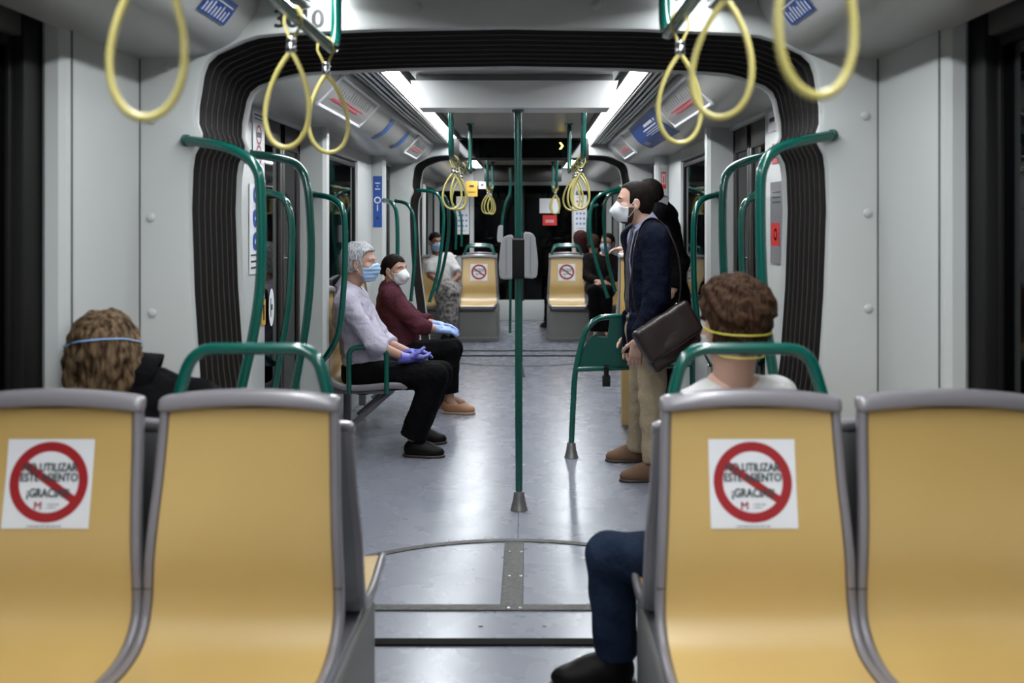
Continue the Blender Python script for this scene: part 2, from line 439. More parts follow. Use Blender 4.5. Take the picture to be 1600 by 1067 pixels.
# ---------------- middle car sides
door_n = [0]
def door(sgn, d0, d1, x=1.30):
    door_n[0] += 1; xs = sd(sgn, x, x+.04); mid = (d0+d1)/2
    m = MB(); g = .05
    for a, b in ((d0, mid-.004), (mid+.004, d1)):
        m.box((xs[0],a,.02),(xs[1],a+g,2.0),.006).box((xs[0],b-g,.02),(xs[1],b,2.0),.006).box((xs[0],a,.02),(xs[1],b,.24),.006).box((xs[0],a,1.86),(xs[1],b,2.0),.006)
    dd = struct('door_%d' % door_n[0], m, doorm)
    xp = sd(sgn, x+.012, x+.024)
    for a, b in ((d0, mid), (mid, d1)): MB().box((xp[0],a+.04,.22),(xp[1],b-.04,1.88)).build('pane', glassd, dd, 0)
    xh = sgn*(x-.02)
    MB().tube(fillet([(sgn*x,mid+.06,1.25),(xh,mid+.06,1.25),(xh,mid+.06,.95),(sgn*x,mid+.06,.95)],.02), .008, 8).build('door_handle', chrome, dd)
    return dd
for sgn in (-1,1):
    s = names[sgn]
    for (d0, d1, z0, z1, x) in ((4.13,5.1,0,2.05,1.28),(7.9,8.62,0,2.05,1.28),(6.12,7.9,0,.86,1.28),(6.12,7.9,1.93,2.05,1.28),(8.72,9.9,2.0,2.05,1.28),(5.1,6.0,2.0,2.05,1.28)):
        xs = sd(sgn, x, 1.42); wallbox('wall_%s' % s, (xs[0],d0,z0),(xs[1],d1,z1), wallm, .006)
    # pillars
    for (d0, d1, xi) in ((6.0,6.12,1.15),(8.6,8.72,1.17)):
        poly = [(sgn*xi,d0+.02),(sgn*(xi+.02),d0),(sgn*1.42,d0),(sgn*1.42,d1),(sgn*(xi+.02),d1),(sgn*xi,d1-.02)]
        tn[0] += 1; struct('trim_%d' % tn[0], MB().prism(poly, 0, 2.04, 'z'), wallm, None, 30)
    window(sgn, 6.16, 7.86, .92, 1.88, 1.31); door(sgn, 5.13, 5.98); door(sgn, 8.9, 9.88)
    # farthest car
    for (d0, d1, z0, z1) in ((10.8,11.3,0,2.05),(12.9,13.2,0,2.05),(11.3,12.9,0,.86),(13.2,14.6,0,.86),(11.3,12.9,1.93,2.05),(13.2,14.6,1.93,2.05)):
        xs = sd(sgn, 1.28, 1.42); wallbox('wall_%s' % s, (xs[0],d0,z0),(xs[1],d1,z1), wallm, .006)
    window(sgn, 11.34, 12.86, .92, 1.88, 1.31); window(sgn, 13.24, 14.56, .92, 1.88, 1.31)
# rear of the near car behind the camera, so that light bounces as in a closed car
struct('wall_back', MB().box((-1.5,-1.5,0),(1.5,-1.42,2.4)), wallg, None, 0)
# cab partition at the far end
m = MB()
for a, b, z0, z1 in ((-1.4,-.72,0,2.3),(.72,1.4,0,2.3),(-.72,.72,1.98,2.3),(-.72,.72,0,.3)): m.box((a,14.6,z0),(b,14.66,z1),.01)
cabw = struct('wall_far', m, wallm)
winn[0] += 1; cw = struct('window_%d' % winn[0], MB().box((-.74,14.63,.28),(.74,14.645,2.0)), glassd, None, 0)
MB().box((-.02,14.60,.28),(.02,14.63,1.98),.004).build('window_post', rubber, cw)
for sgn in (-1,1): MB().box((sgn*1.0-.22,14.585,.95),(sgn*1.0+.22,14.605,1.9),.03,4).build('window_pane', glassd, cw)
# ---------------- ceiling box and display in the middle car
t = thing('ceiling_box', 'white flat-fronted ceiling box that the centre pole runs up into', 'ceiling box', (0,5.0,2.02))
MB().prism([(-.475,2.02),(.475,2.02),(.48,2.025),(.515,2.155),(-.515,2.155),(-.48,2.025)],4.93,5.16).build('box_body', boxm, t, 30)
MB().box((-.515,4.55,2.19),(.515,5.2,2.25),.006).build('upper_panel', covem, t)
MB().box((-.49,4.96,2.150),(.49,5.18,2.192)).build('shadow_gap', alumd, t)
t = thing('ceiling_display', 'dark horizontal ceiling display with a yellow arrow, at the far end of the middle car', 'display', (0,9.0,2.12))
MB().box((-.62,9.0,2.01),(.62,9.1,2.21),.01).build('display_body', rubber, t)
MB().box((-.55,8.994,2.03),(.55,9.001,2.19)).build('screen', glassd, t)
c = P(877,228,8.99); m = MB(); w = .009
for sg in (1,-1): m.add([(c[0]-.018,8.99,c[2]+sg*.03),(c[0]-.002,8.99,c[2]+sg*.03),(c[0]+.02,8.99,c[2]),(c[0]+.004,8.99,c[2])],[(0,1,2,3)])
m.build('arrow', ledy, t, 0)
# a second dark housing on the ceiling, farthest car
t = thing('ceiling_display', 'small dark ceiling housing over the cab partition of the farthest car', 'display', (0,14.2,2.1))
MB().box((-.55,14.1,2.02),(.55,14.3,2.25),.01).build('display_body', doorm, t)
# ---------------- cove displays and adverts
def cpt(sgn, u, d, off=.0):      # u in 0..1 along the bulge between chosen profile points
    i = 8+u*(28-8); a = int(i); fr = i-a; a = min(a, len(COVS)-2)
    p = np.array(COVS[a])*(1-fr)+np.array(COVS[a+1])*fr; tg = nrm(np.array(COVS[a+1])-np.array(COVS[a])); n = np.array([tg[1], -tg[0]])
    if n[1] > 0: n = -n
    q = p+n*off*1.0; return (sgn*q[0], d, q[1])
def cpatch(sgn, u0, u1, d0, d1, off=.003, nu=10, nd=4):
    return MB().grid([[cpt(sgn, u, d, off) for u in np.linspace(u0,u1,nu)] for d in np.linspace(d0,d1,nd)])
def cove_display(sgn, d0, d1, label):
    c = cpt(sgn, .5, (d0+d1)/2); t = thing('route_display', label, 'display', c, 'route displays on the overhead panels')
    m = MB(); w = .05
    def ring(u0,u1,a,b,off): m.add([cpt(sgn,u0,a,off),cpt(sgn,u1,a,off),cpt(sgn,u1,b,off),cpt(sgn,u0,b,off)],[(0,1,2,3)])
    def bar(p, q): m.tube([p, q], .011, 8)
    A,B_,C_,D_ = cpt(sgn,.18,d0,.012),cpt(sgn,.88,d0,.012),cpt(sgn,.88,d1,.012),cpt(sgn,.18,d1,.012)
    for p, q in ((A,B_),(B_,C_),(C_,D_),(D_,A)): bar(p, q)
    m.build('display_frame', white, t)
    cpatch(sgn,.18,.88,d0,d1,.006).build('screen', scrm, t)
    L = d1-d0
    m2 = MB()
    m2.grid([[cpt(sgn,u,d,.009) for u in (.40,.44)] for d in np.linspace(d0+L*.1,d1-L*.3,5)]); m2.grid([[cpt(sgn,u,d,.009) for u in (.48,.50)] for d in np.linspace(d0+L*.2,d1-L*.2,5)])
    m2.build('red_line', ledr, t, 0)
    m3 = MB()
    for k in range(14):
        d = d0+L*(.1+.8*k/14); m3.grid([[cpt(sgn,u,dd,.0085) for u in (.55,.6+.2*random.random())] for dd in (d,d+.012)])
    m3.build('stop_names', textm, t, 0)
random.seed(3)
cove_display(-1,4.98,6.2,'large framed route display on the left overhead panel, nearest the passage')
cove_display(1,4.98,6.2,'large framed route display on the right overhead panel, behind the yellow straps')
cove_display(-1,8.5,9.4,'small framed route display at the far end of the left overhead panel')
cove_display(1,8.5,9.4,'small framed route display at the far end of the right overhead panel')
def ad(sgn,u0,u1,d0,d1,label,mat=blue,text=None):
    c = cpt(sgn,.5,(d0+d1)/2); t = thing('advert', label, 'sticker', c)
    cpatch(sgn,u0,u1,d0,d1,.004,14,6).build('sheet', mat, t)
    if text:
        m = MB()
        for (ua, ub, da, db) in text:
            U0, U1 = u0+(u1-u0)*ua, u0+(u1-u0)*ub; D0, D1 = d0+(d1-d0)*da, d0+(d1-d0)*db
            m.grid([[cpt(sgn, u, d, .0065) for u in np.linspace(U0,U1,3)] for d in np.linspace(D0,D1,4)])
        m.build('lettering', white, t, 0)
STRIPES = [(.1,.5+.08*(k%3),.06+.11*k,.10+.11*k) for k in range(8)]+[(.72,.78,.1,.9)]
ad(1,.0,.92,6.4,7.9,'wide blue advert wrapped over the right overhead panel between two route displays',blue,[(.66,.74,.12,.16),(.66,.74,.2,.5),(.56,.6,.15,.6),(.48,.5,.15,.55),(.42,.44,.15,.62),(.36,.38,.15,.5),(.15,.3,.78,.8),(.15,.3,.83,.85),(.15,.3,.88,.9)])
ad(-1,.05,.8,6.95,7.1,'narrow blue sticker across the left overhead panel, the nearer of two',bluel)
ad(-1,.05,.8,7.85,8.02,'narrow blue sticker across the left overhead panel, the farther of two',bluel)
ad(-1,.46,.76,3.0,3.26,'blue and white sticker on the near left overhead panel at the top edge',blue,STRIPES)
ad(1,.46,.76,3.0,3.26,'blue and white sticker on the near right overhead panel at the top edge',blue,STRIPES)
# ---------------- signs on pillars and walls
def card(name, label, cat, px0, py0, px1, py1, d, mat, parts=(), th=.004):
    a = P(px0,py0,d); b = P(px1,py1,d); t = thing(name, label, cat, ((a[0]+b[0])/2, d, b[2]))
    MB().box((a[0],d-th,b[2]),(b[0],d,a[2]),.001,1).build('sheet', mat, t, 0)
    W = b[0]-a[0]; H = a[2]-b[2]
    for (nm, kind, mt, *g) in parts:
        m = MB()
        if kind == 'text':
            body, size, u, v = g; put_text(m, body, size, lambda x,y,e: (a[0]+u*W+x, d-th-.0008-e, a[2]-v*H+y), bold=size*.02)
        elif kind == 'rect':
            for (u0,v0,u1,v1) in g[0]: m.box((a[0]+u0*W,d-th-.0012,a[2]-v1*H),(a[0]+u1*W,d-th+.0005,a[2]-v0*H))
        elif kind == 'ring':
            for (u,v,ro,ri) in g[0]:
                cx, cz = a[0]+u*W, a[2]-v*H; k = 28; rows = [[(cx+r*math.cos(2*math.pi*i/k), d-th-.001-(.0004 if ri == 0 else 0), cz+r*math.sin(2*math.pi*i/k)) for i in range(k+1)] for r in (ri+1e-5, ro)]; m.grid(rows)
        m.build(nm, mt, t, 0)
    return t
card('pillar_sign','tall narrow blue sign with a white map pin on the pillar above the seated woman','sign',583,275,597,355,8.598,blue,
     [('lettering','rect',white,[(.22,.13,.78,.15),(.4,.19,.6,.205),(.22,.245,.78,.265)]),
      ('map_pin','ring',white,[(.5,.47,.030,.019)]),('pin_tail','rect',white,[(.44,.56,.56,.68)]),('dot','ring',black,[(.5,.82,.012,0)])])
t = card('alarm_box','white emergency handle box with a red mark on the right pillar behind the standing man','alarm',1030,262,1043,306,8.598,valid,
     [('red_mark','rect',redl,[(.2,.15,.8,.22),(.2,.15,.3,.75),(.7,.15,.8,.75),(.2,.6,.8,.75)]),('handle','rect',redl,[(.42,.3,.58,.55)])], .02)
# wall stickers on the first wall panel of the middle car
def wallcard(name, label, cat, sgn, d0, d1, z0, z1, mat, parts=(), x=1.278):
    t = thing(name, label, cat, (sgn*x,(d0+d1)/2,z0)); xs = sd(sgn, x, x-.004)
    MB().box((xs[0],d0,z0),(xs[1],d1,z1)).build('sheet', mat, t, 0); L = d1-d0; H = z1-z0
    for (nm, kind, mt, lst) in parts:
        m = MB()
        for g in lst:
            if kind == 'rect':
                u0,v0,u1,v1 = g; xx = sd(sgn, x-.003, x-.0055); m.box((xx[0],d0+u0*L,z1-v1*H),(xx[1],d0+u1*L,z1-v0*H))
            else:
                u,v,ro,ri = g; k = 28; m.grid([[(sgn*(x-.0055), d0+u*L+r*math.cos(2*math.pi*i/k), z1-v*H+r*math.sin(2*math.pi*i/k)) for i in range(k+1)] for r in (ri+1e-5, ro)])
        m.build(nm, mt, t, 0)
    return t
wallcard('notice','white notice with red prohibition rings high on the left wall beside the door','sign',-1,4.86,5.06,1.75,2.0,white,
    [('ring','ring',red,[(.5,.45,.05,.038),(.5,.85,.05,.038)]),('lines','rect',textm,[(.1,.05,.9,.08),(.1,.13,.9,.15),(.3,.4,.7,.5)])])
wallcard('notice','white notice with a column of blue round pictograms on the left wall beside the door','sign',-1,4.80,4.99,1.2,1.64,white,
    [('pictogram','ring',blue,[(.5,.12,.04,.012),(.5,.38,.045,.01),(.5,.64,.045,.012)]),('lines','rect',textm,[(.1,.78,.9,.8),(.1,.85,.9,.87),(.1,.92,.9,.94)])])
wallcard('intercom','grey intercom plate with a red alarm label on the right wall beside the door','intercom',1,4.72,4.96,1.25,1.65,seatg,
    [('alarm_label','rect',redl,[(.25,.5,.9,.78)]),('alarm_mark','ring',white,[(.55,.64,.03,.018)]),('speaker_slots','rect',textm,[(.2,.12,.8,.14),(.2,.18,.8,.2),(.2,.24,.8,.26)])])
wallcard('alarm_box','small red alarm cover above the grey intercom plate on the right wall','alarm',1,4.78,4.93,1.74,1.84,redl,[('plate','rect',white,[(.2,.2,.8,.5)])])
wallcard('wall_socket','small white inspection cover high on the right wall beside the door','cover',1,4.85,5.0,1.9,2.0,white,[('slot','rect',textm,[(.2,.3,.8,.5)])])
# oval door sticker and yellow sticker
t = thing('door_sticker','white oval sticker with a black arrow on the left dark door','sticker',(-1.298,5.3,1.0))
m = MB(); k = 30; m.add([(-1.2975,5.30+.055*math.cos(2*math.pi*i/k),1.0+.10*math.sin(2*math.pi*i/k)) for i in range(k)],[tuple(range(k))]); m.build('sheet', white, t, 0)
MB().box((-1.297,5.275,.95),(-1.2965,5.29,1.05)).box((-1.297,5.29,.985),(-1.2965,5.32,1.015)).build('arrow', black, t, 0)
wallcard('door_sticker','small yellow warning sticker low on the left wall edge beside the dark door','sticker',-1,5.02,5.09,.93,1.06,pyel,[('symbol','rect',black,[(.35,.2,.65,.8)])])
# far posters
dots = [('red_symbols','ring',red,[(u,v,.014,0) for v in (.17,.32) for u in (.25,.6)]),('blue_symbols','ring',bluel,[(u,v,.016,0) for v in (.5,.64,.78) for u in (.22,.5,.78)]),('lines','rect',textm,[(.2,.05,.8,.06),(.2,.9,.8,.91)])]
card('notice_poster','tall white poster with rows of blue dots on the left of the far cab wall','poster',713,307,733,366,14.58,white,dots)
card('notice_poster','tall white poster with rows of blue dots on the right of the far cab wall','poster',897,305,917,362,14.58,white,dots)
card('notice_sheet','plain white sheet taped to the dark far window','poster',843,310,874,333,14.58,white)
card('notice_sheet','red sheet under the white one on the dark far window','poster',848,336,870,352,14.58,redl,[('lettering','rect',white,[(.2,.5,.8,.55),(.2,.65,.8,.7)])])
card('warning_sign','yellow warning sign hanging behind the far left straps','sign',728,283,746,307,14.3,pyel,[('symbol','rect',black,[(.3,.25,.7,.4),(.2,.7,.8,.75)])])
card('notice_sheet','small white sign beside the yellow warning sign far away','sign',748,284,759,295,14.3,white,[('symbol','rect',black,[(.3,.3,.7,.6)])])
# ================================================================== RAILS, POLES, STRAPS
def rail(pts, label, r=.0178, group='green grab rails', foot=False, name='grab_rail', fr=.05):
    w = [P(*p) for p in pts]; c = w[-1]
    t = thing(name, label, 'handrail', tuple(c), group)
    path = [w[0]]
    for i in range(len(w)-1):     # Catmull-Rom through the points
        p0 = w[max(i-1,0)]; p1 = w[i]; p2 = w[i+1]; p3 = w[min(i+2,len(w)-1)]
        for j in range(1, 7):
            q = j/6; path.append(.5*((2*p1)+(-p0+p2)*q+(2*p0-5*p1+4*p2-p3)*q*q+(-p0+3*p1-3*p2+p3)*q**3))
    MB().tube(path, r, 16).build('tube', green, t, 60)
    for e, n in ((w[0], nrm(w[1]-w[0])),(w[-1], nrm(w[-2]-w[-1]))):
        MB().tube([e, e+n*.012], r*1.18, 14).build('end_collar', green, t, 40)
    return t
rail([(289,219,3.449),(335,226,3.38),(372,238,3.36),(399,260,3.35),(407,300,3.35),(408,420,3.35),(398,510,3.35),(374,620,3.35),(357,700,3.35)], 'thick green grab rail curving down at the left edge of the near passage')
rail([(388,241,4.13),(436,247,4.22),(467,261,4.33),(481,300,4.33),(486,400,4.33),(479,500,4.33),(460,610,4.33),(447,700,4.33)], 'green grab rail just beyond the left side of the passage, second from the left')
rail([(416,301,5.12),(438,307,5.12),(451,325,5.12),(456,370,5.12),(451,470,5.12),(437,560,5.12),(424,640,5.12)], 'short green grab rail beside the left dark door, lower than its neighbours')
rail([(489,304,5.98),(516,309,5.9),(534,325,5.85),(539,362,5.85),(537,450,5.85),(527,525,5.85),(500,570,5.95)], 'green grab rail behind the back of the seated grey-haired man')
rail([(600,313,8.0),(613,318,7.9),(620,338,7.9),(621,400,7.9),(619,470,7.9)], 'thin green grab rail rising behind the seated woman in maroon, nearest the pillar', .0165)
rail([(618,314,9.4),(637,320,9.3),(647,345,9.3),(648,400,9.3),(642,470,9.4)], 'thin green grab rail right of the seated woman in maroon, beside the far gangway wall', .0165)
rail([(652,297,9.899),(680,301,9.85),(690,316,9.85),(693,350,9.85),(685,420,9.85),(671,472,9.85)], 'green grab rail in front of the far seated woman, the nearer of two', .0175)
rail([(672,298,10.8),(690,303,10.75),(700,320,10.75),(701,365,10.75),(693,415,10.75),(682,455,10.75)], 'green grab rail in front of the far seated woman, the farther of two', .0175)
rail([(700,322,12.95),(709,328,12.9),(713,345,12.9),(712,390,12.9)], 'tiny green grab rail far away beside the left dotted poster, the nearer one', .016)
rail([(708,322,13.5),(717,328,13.5),(721,345,13.5),(721,385,13.5)], 'tiny green grab rail far away in front of the left dotted poster, the farther one', .016)
rail([(1303,211,3.449),(1255,220,3.38),(1213,234,3.36),(1194,258,3.35),(1188,300,3.35),(1190,420,3.35),(1199,520,3.35),(1214,620,3.35),(1226,700,3.35)], 'thick green grab rail curving down at the right edge of the near passage')
rail([(1208,240,4.13),(1165,252,4.22),(1139,268,4.33),(1130,300,4.33),(1130,400,4.33),(1137,500,4.33),(1150,600,4.33),(1160,690,4.33)], 'green grab rail just beyond the right side of the passage, above the brown-haired head')
rail([(1184,303,5.12),(1167,314,5.12),(1159,338,5.12),(1159,400,5.12),(1163,470,5.12),(1175,560,5.12),(1185,640,5.12)], 'short green grab rail beside the right dark door, between two taller rails')
rail([(1122,304,5.98),(1099,311,5.9),(1087,330,5.85),(1084,365,5.85),(1085,450,5.85),(1094,525,5.85),(1112,570,5.95)], 'green grab rail behind the standing man with the brown bag')
rail([(970,294,9.899),(940,303,9.85),(925,320,9.85),(922,360,9.85),(932,410,9.85),(950,465,9.85)], 'green grab rail left of the standing man, the nearer of two curved ones', .0175)
rail([(985,298,10.8),(957,303,10.75),(945,318,10.75),(944,360,10.75),(950,410,10.75),(962,455,10.75)], 'green grab rail left of the standing man, the farther of two curved ones', .0175)
rail([(934,320,12.95),(923,326,12.9),(918,345,12.9),(919,385,12.9)], 'tiny green grab rail far away beside the right dotted poster', .016)
# overhead bars
def overhead(x, d0, d1, z, label, r=.0175, ztop=2.25, xtop=None):
    xt = x if xtop is None else xtop
    t = thing('overhead_rail', label, 'handrail', (x,(d0+d1)/2,ztop), 'overhead strap rails')
    pts = fillet([(xt,d0,ztop),(x,d0,z+.0),(x,d1,z),(xt,d1,ztop)], .10, 8)
    MB().tube(pts, r, 16).build('tube', green, t, 60)
    for d in (d0, d1): MB().lathe([(.034,0),(.034,-.008),(.022,-.014)], (xt,d,ztop), 20).build('ceiling_flange', green, t)
    return t
overhead(-.55,3.2,.9,2.0,'green overhead rail with two large yellow straps at the top left of the near car')
overhead(.47,2.95,.9,2.0,'green overhead rail with three large yellow straps at the top right of the near car')
overhead(-.40,6.05,8.1,1.85,'green overhead rail left of the centre pole in the middle car')
overhead(.405,6.05,8.1,1.85,'green overhead rail right of the centre pole in the middle car')
overhead(-.40,11.6,13.3,1.86,'far green overhead rail left of the centre pole in the last car',.0165)
overhead(.405,11.6,13.3,1.86,'far green overhead rail right of the centre pole in the last car',.0165)
# straps
def make_strap(label):
    t = thing('strap_handle', label, 'hanging strap', (0,0,0))
    # hanger over the bar
    rb = .0178+.005; pts = []
    for k in range(13):
        a = math.pi*k/12; pts.append((rb*math.cos(a)*1.0, .0, rb*math.sin(a)))
    pts = [(.006,0,-.062),(.012,0,-.045),(.024,0,-.02)]+pts+[(-.024,0,-.02),(-.012,0,-.045),(-.006,0,-.062)]
    MB().tube(pts, .0042, 10).build('hanger', strapm, t, 60)
    MB().lathe([(.008,-.055),(.0125,-.058),(.0135,-.066),(.011,-.070),(.0135,-.074),(.0135,-.09),(.011,-.094),(.007,-.096)], (0,0,0), 18).build('clip', chrome, t)
    lp = [(0,-.088)]; n = 40; loop = []
    for k in range(n+1):
        a = k/n; ang = 2*math.pi*a
        # teardrop: narrow at the top, round at the bottom
        zz = -.212+.120*math.cos(ang); ww = .066*math.sin(ang)*(math.sin(ang/2)**.75)*1.12
        loop.append((ww, 0, zz))
    MB().tube(loop[:-1], .0066, 12, closed=True).build('loop', strapm, t, 60)
    return t
proto = make_strap('big blurred yellow strap loop at the top left, nearest the camera')
straps = [(-.548,1.65,2.0,4,3,'big blurred yellow strap loop at the top left, nearest the camera','big yellow straps in the near car',1.12),
 (-.552,2.62,2.0,-8,3,'yellow strap loop hanging left in front of the number 3010','big yellow straps in the near car',1.05),
 (-.555,3.05,2.0,20,-2,'smaller yellow strap loop on the left, just right of the one before the number','big yellow straps in the near car',1.0),
 (.475,2.68,2.0,10,1,'yellow strap loop on the right in front of the blue overhead advert','big yellow straps in the near car',1.0),
 (.472,2.02,2.0,-18,3,'blurred yellow strap loop on the right covering the near route display','big yellow straps in the near car',1.0),
 (.468,1.41,2.0,15,0,'biggest blurred yellow strap loop at the top right corner area','big yellow straps in the near car',1.1)]
gl = 'yellow straps on the middle rail left of the pole'; gr_ = 'yellow straps on the middle rail right of the pole'
for k, d in enumerate((6.3,6.45,7.1)): straps.append((-.40,d,1.85,(10,40,-25)[k],(3,-4,5)[k],'small yellow strap in the bunch on the middle rail left of the pole',gl,.95))
for k, d in enumerate((6.25,6.6,7.0,7.15)): straps.append((.405,d,1.85,(15,-30,25,5)[k],(3,-5,2,6)[k],'small yellow strap in the bunch on the middle rail right of the pole',gr_,.95))
for k, d in enumerate((11.8,12.1,12.6)): straps.append((-.40,d,1.86,20*k,4-3*k,'tiny yellow strap on the far rail left of the pole','tiny yellow straps on the far left rail',.95))
for k, d in enumerate((11.8,12.2,12.5)): straps.append((.405,d,1.86,20*k,4-3*k,'tiny yellow strap on the far rail right of the pole','tiny yellow straps on the far right rail',.95))
for i, (x, d, z, rz, tilt, lab, grp, sc) in enumerate(straps):
    o = proto if i == 0 else copy_tree(proto)
    o.location = (x, d, z); o.rotation_euler = (R(-2), R(tilt), R(rz)); o.scale = (1,1,sc); o['label'] = lab; o['group'] = grp
# poles
def pole_foot(par, x, d): MB().lathe([(.044,0),(.044,.004),(.041,.012),(.031,.05),(.0255,.09),(.0245,.094),(.018,.095)], (x,d,0), 32).build('foot', steel, par, 35)
t = thing('grab_pole', 'tall straight green pole in the middle of the aisle carrying two grey boxes', 'pole', (.022,5.03,0))
MB().tube([(.022,5.03,.09),(.016,5.03,2.02)], .0185, 24).build('tube', green, t, 60); pole_foot(t, .022, 5.03)
MB().lathe([(.03,0),(.03,-.01),(.02,-.014)], (.016,5.03,2.02), 24).build('ceiling_flange', green, t)
t = thing('grab_pole', 'green pole in the far aisle, mostly hidden behind the near pole', 'pole', (.0,9.3,0))
MB().tube([(.0,9.3,.09),(.0,9.3,2.25)], .0185, 20).build('tube', green, t, 60); pole_foot(t, .0, 9.3)
t = rail([(797,262,12.9),(797,300,12.9),(790,318,12.9),(785,345,12.9),(785,385,12.9),(790,408,12.9),(797,425,12.9),(797,520,12.9)], 'bent green pole in the far aisle, left of the near pole', .018, None, name='grab_pole'); t['category'] = 'pole'
def validator(x, d, z, sgn, label, H=.225, extra=None):
    t = thing('ticket_validator', label, 'ticket validator', (x,d,z))
    a, b = x+sgn*.018, x+sgn*.092
    # tapered body drawn as an outline in x,z and given its depth in y
    pts = [(a,z+H),(x+sgn*.058,z+H*.985),(x+sgn*.078,z+H*.9),(b,z+H*.35),(b-sgn*.004,z+.012),(x+sgn*.075,z+.0),(a,z+.004)]
    bm = bmesh.new(); vs = [bm.verts.new((p[0],d-.055,p[1])) for p in pts]; f = bm.faces.new(vs)
    r = bmesh.ops.extrude_face_region(bm, geom=[f]); bmesh.ops.translate(bm, verts=[v for v in r['geom'] if isinstance(v, bmesh.types.BMVert)], vec=(0,.12,0))
    bmesh.ops.bevel(bm, geom=bm.edges[:], offset=.007, segments=3, affect='EDGES'); MB().bm(bm).build('casing', valid, t)
    m = MB().box((min(x+sgn*.052,x+sgn*.055),d-.0563,z+.02),(max(x+sgn*.052,x+sgn*.055),d-.054,z+H*.9)); m.build('casing_joint', seatg, t)
    MB().tube([(b-sgn*.012,d-.02,z+H*.45),(b-sgn*.002,d-.02,z+H*.45)],.02,16).build('reader', rubber, t)
    return t
validator(.012,5.03,1.165,-1,'grey ticket validator on the left side of the near pole')
validator(.026,5.03,1.17,1,'grey ticket validator on the right side of the near pole',.235)
t = thing('clamp_sleeve','black clamp around the near pole between the two grey validators','clamp',(.019,5.03,1.17))
MB().box((-.018,4.98,1.17),(.052,5.08,1.375),.008,3).build('sleeve', rubber, t); 
MB().box((-.014,4.975,1.365),(.048,4.985,1.372)).build('edge', seatg, t)
validator(.0,9.3,1.05,1,'small grey ticket validator on the far pole, right of the near pole')
validator(.0,9.3,1.05,-1,'small grey ticket validator on the far pole, left of the near pole')
validator(-.235,12.9,1.18,-1,'tiny grey box on the bent far pole')
# green partition rail on the right
t = thing('partition_rail', 'low green railing with a solid green panel and a foot, before the standing man', 'handrail', (.335,6.14,0))
pp = [(.335,6.14,.08),(.355,6.14,.50),(.385,6.15,.66),(.43,6.15,.80),(.50,6.16,.862),(.62,6.17,.868),(1.10,6.25,.868)]
MB().tube(fillet(pp,.06,5), .0178, 16).build('tube', green, t, 60)
MB().tube([(.362,6.14,.545),(.72,6.18,.55),(1.10,6.25,.56)], .0165, 14).build('lower_tube', green, t, 60)
pan = [(.372,.56),(.40,.66),(.455,.745),(.49,.765),(.50,.745),(.56,.742),(.575,.86),(.70,.86),(.70,.56)]
MB().prism(pan, 6.148, 6.16).build('panel', greenp, t, 30); pole_foot(t, .335, 6.14)
MB().box((.525,6.12,.44),(.575,6.14,.51),.006).box((.535,6.127,.50),(.565,6.131,.575),.001).tube([(.55,6.129,.50),(.55,6.129,.56)],.012,8).build('tag', rubber, t)
MB().tube([(1.10,6.25,.86),(1.10,6.25,.1)], .0178, 14).build('post', green, t, 60)
# yellow partition behind the standing man
# ================================================================== SEATS
SP = smooth_prof([(.045,1.012),(.040,.96),(.030,.89),(.016,.81),(.000,.73),(-.010,.65),(-.010,.59),(-.012,.54),(-.030,.492),(-.080,.456),(-.16,.442),(-.26,.446),(-.36,.455),(-.43,.457),(-.475,.445),(-.487,.425)], 5)
SP = [np.array(p) for p in SP]; SL = [0]
for i in range(1, len(SP)): SL.append(SL[-1]+np.linalg.norm(SP[i]-SP[i-1]))
SL = np.array(SL); TL = SL[-1]
def sprof(s):
    s = min(max(s, 0), TL); y = np.interp(s, SL, [p[0] for p in SP]); z = np.interp(s, SL, [p[1] for p in SP])
    e = .01; a = np.array([np.interp(s+e, SL, [p[0] for p in SP]), np.interp(s+e, SL, [p[1] for p in SP])]); b = np.array([np.interp(s-e, SL, [p[0] for p in SP]), np.interp(s-e, SL, [p[1] for p in SP])])
    t = nrm(a-b); n = np.array([t[1], -t[0]])      # front/up normal
    if n[0] > 0 and n[1] < 0: n = -n
    if n[0] > .3: n = -n
    return y, z, n
HW = lambda s: float(np.interp(s, [0,.2,.38,.50,.60,.75,.95,TL], [.219,.227,.238,.2425,.2415,.2425,.238,.218]))
def smap(x, s, off=0.0):
    y, z, n = sprof(s); u = x/HW(s); c = -.010*(1-u*u)+off
    return (x, y+n[0]*c, z+n[1]*c)
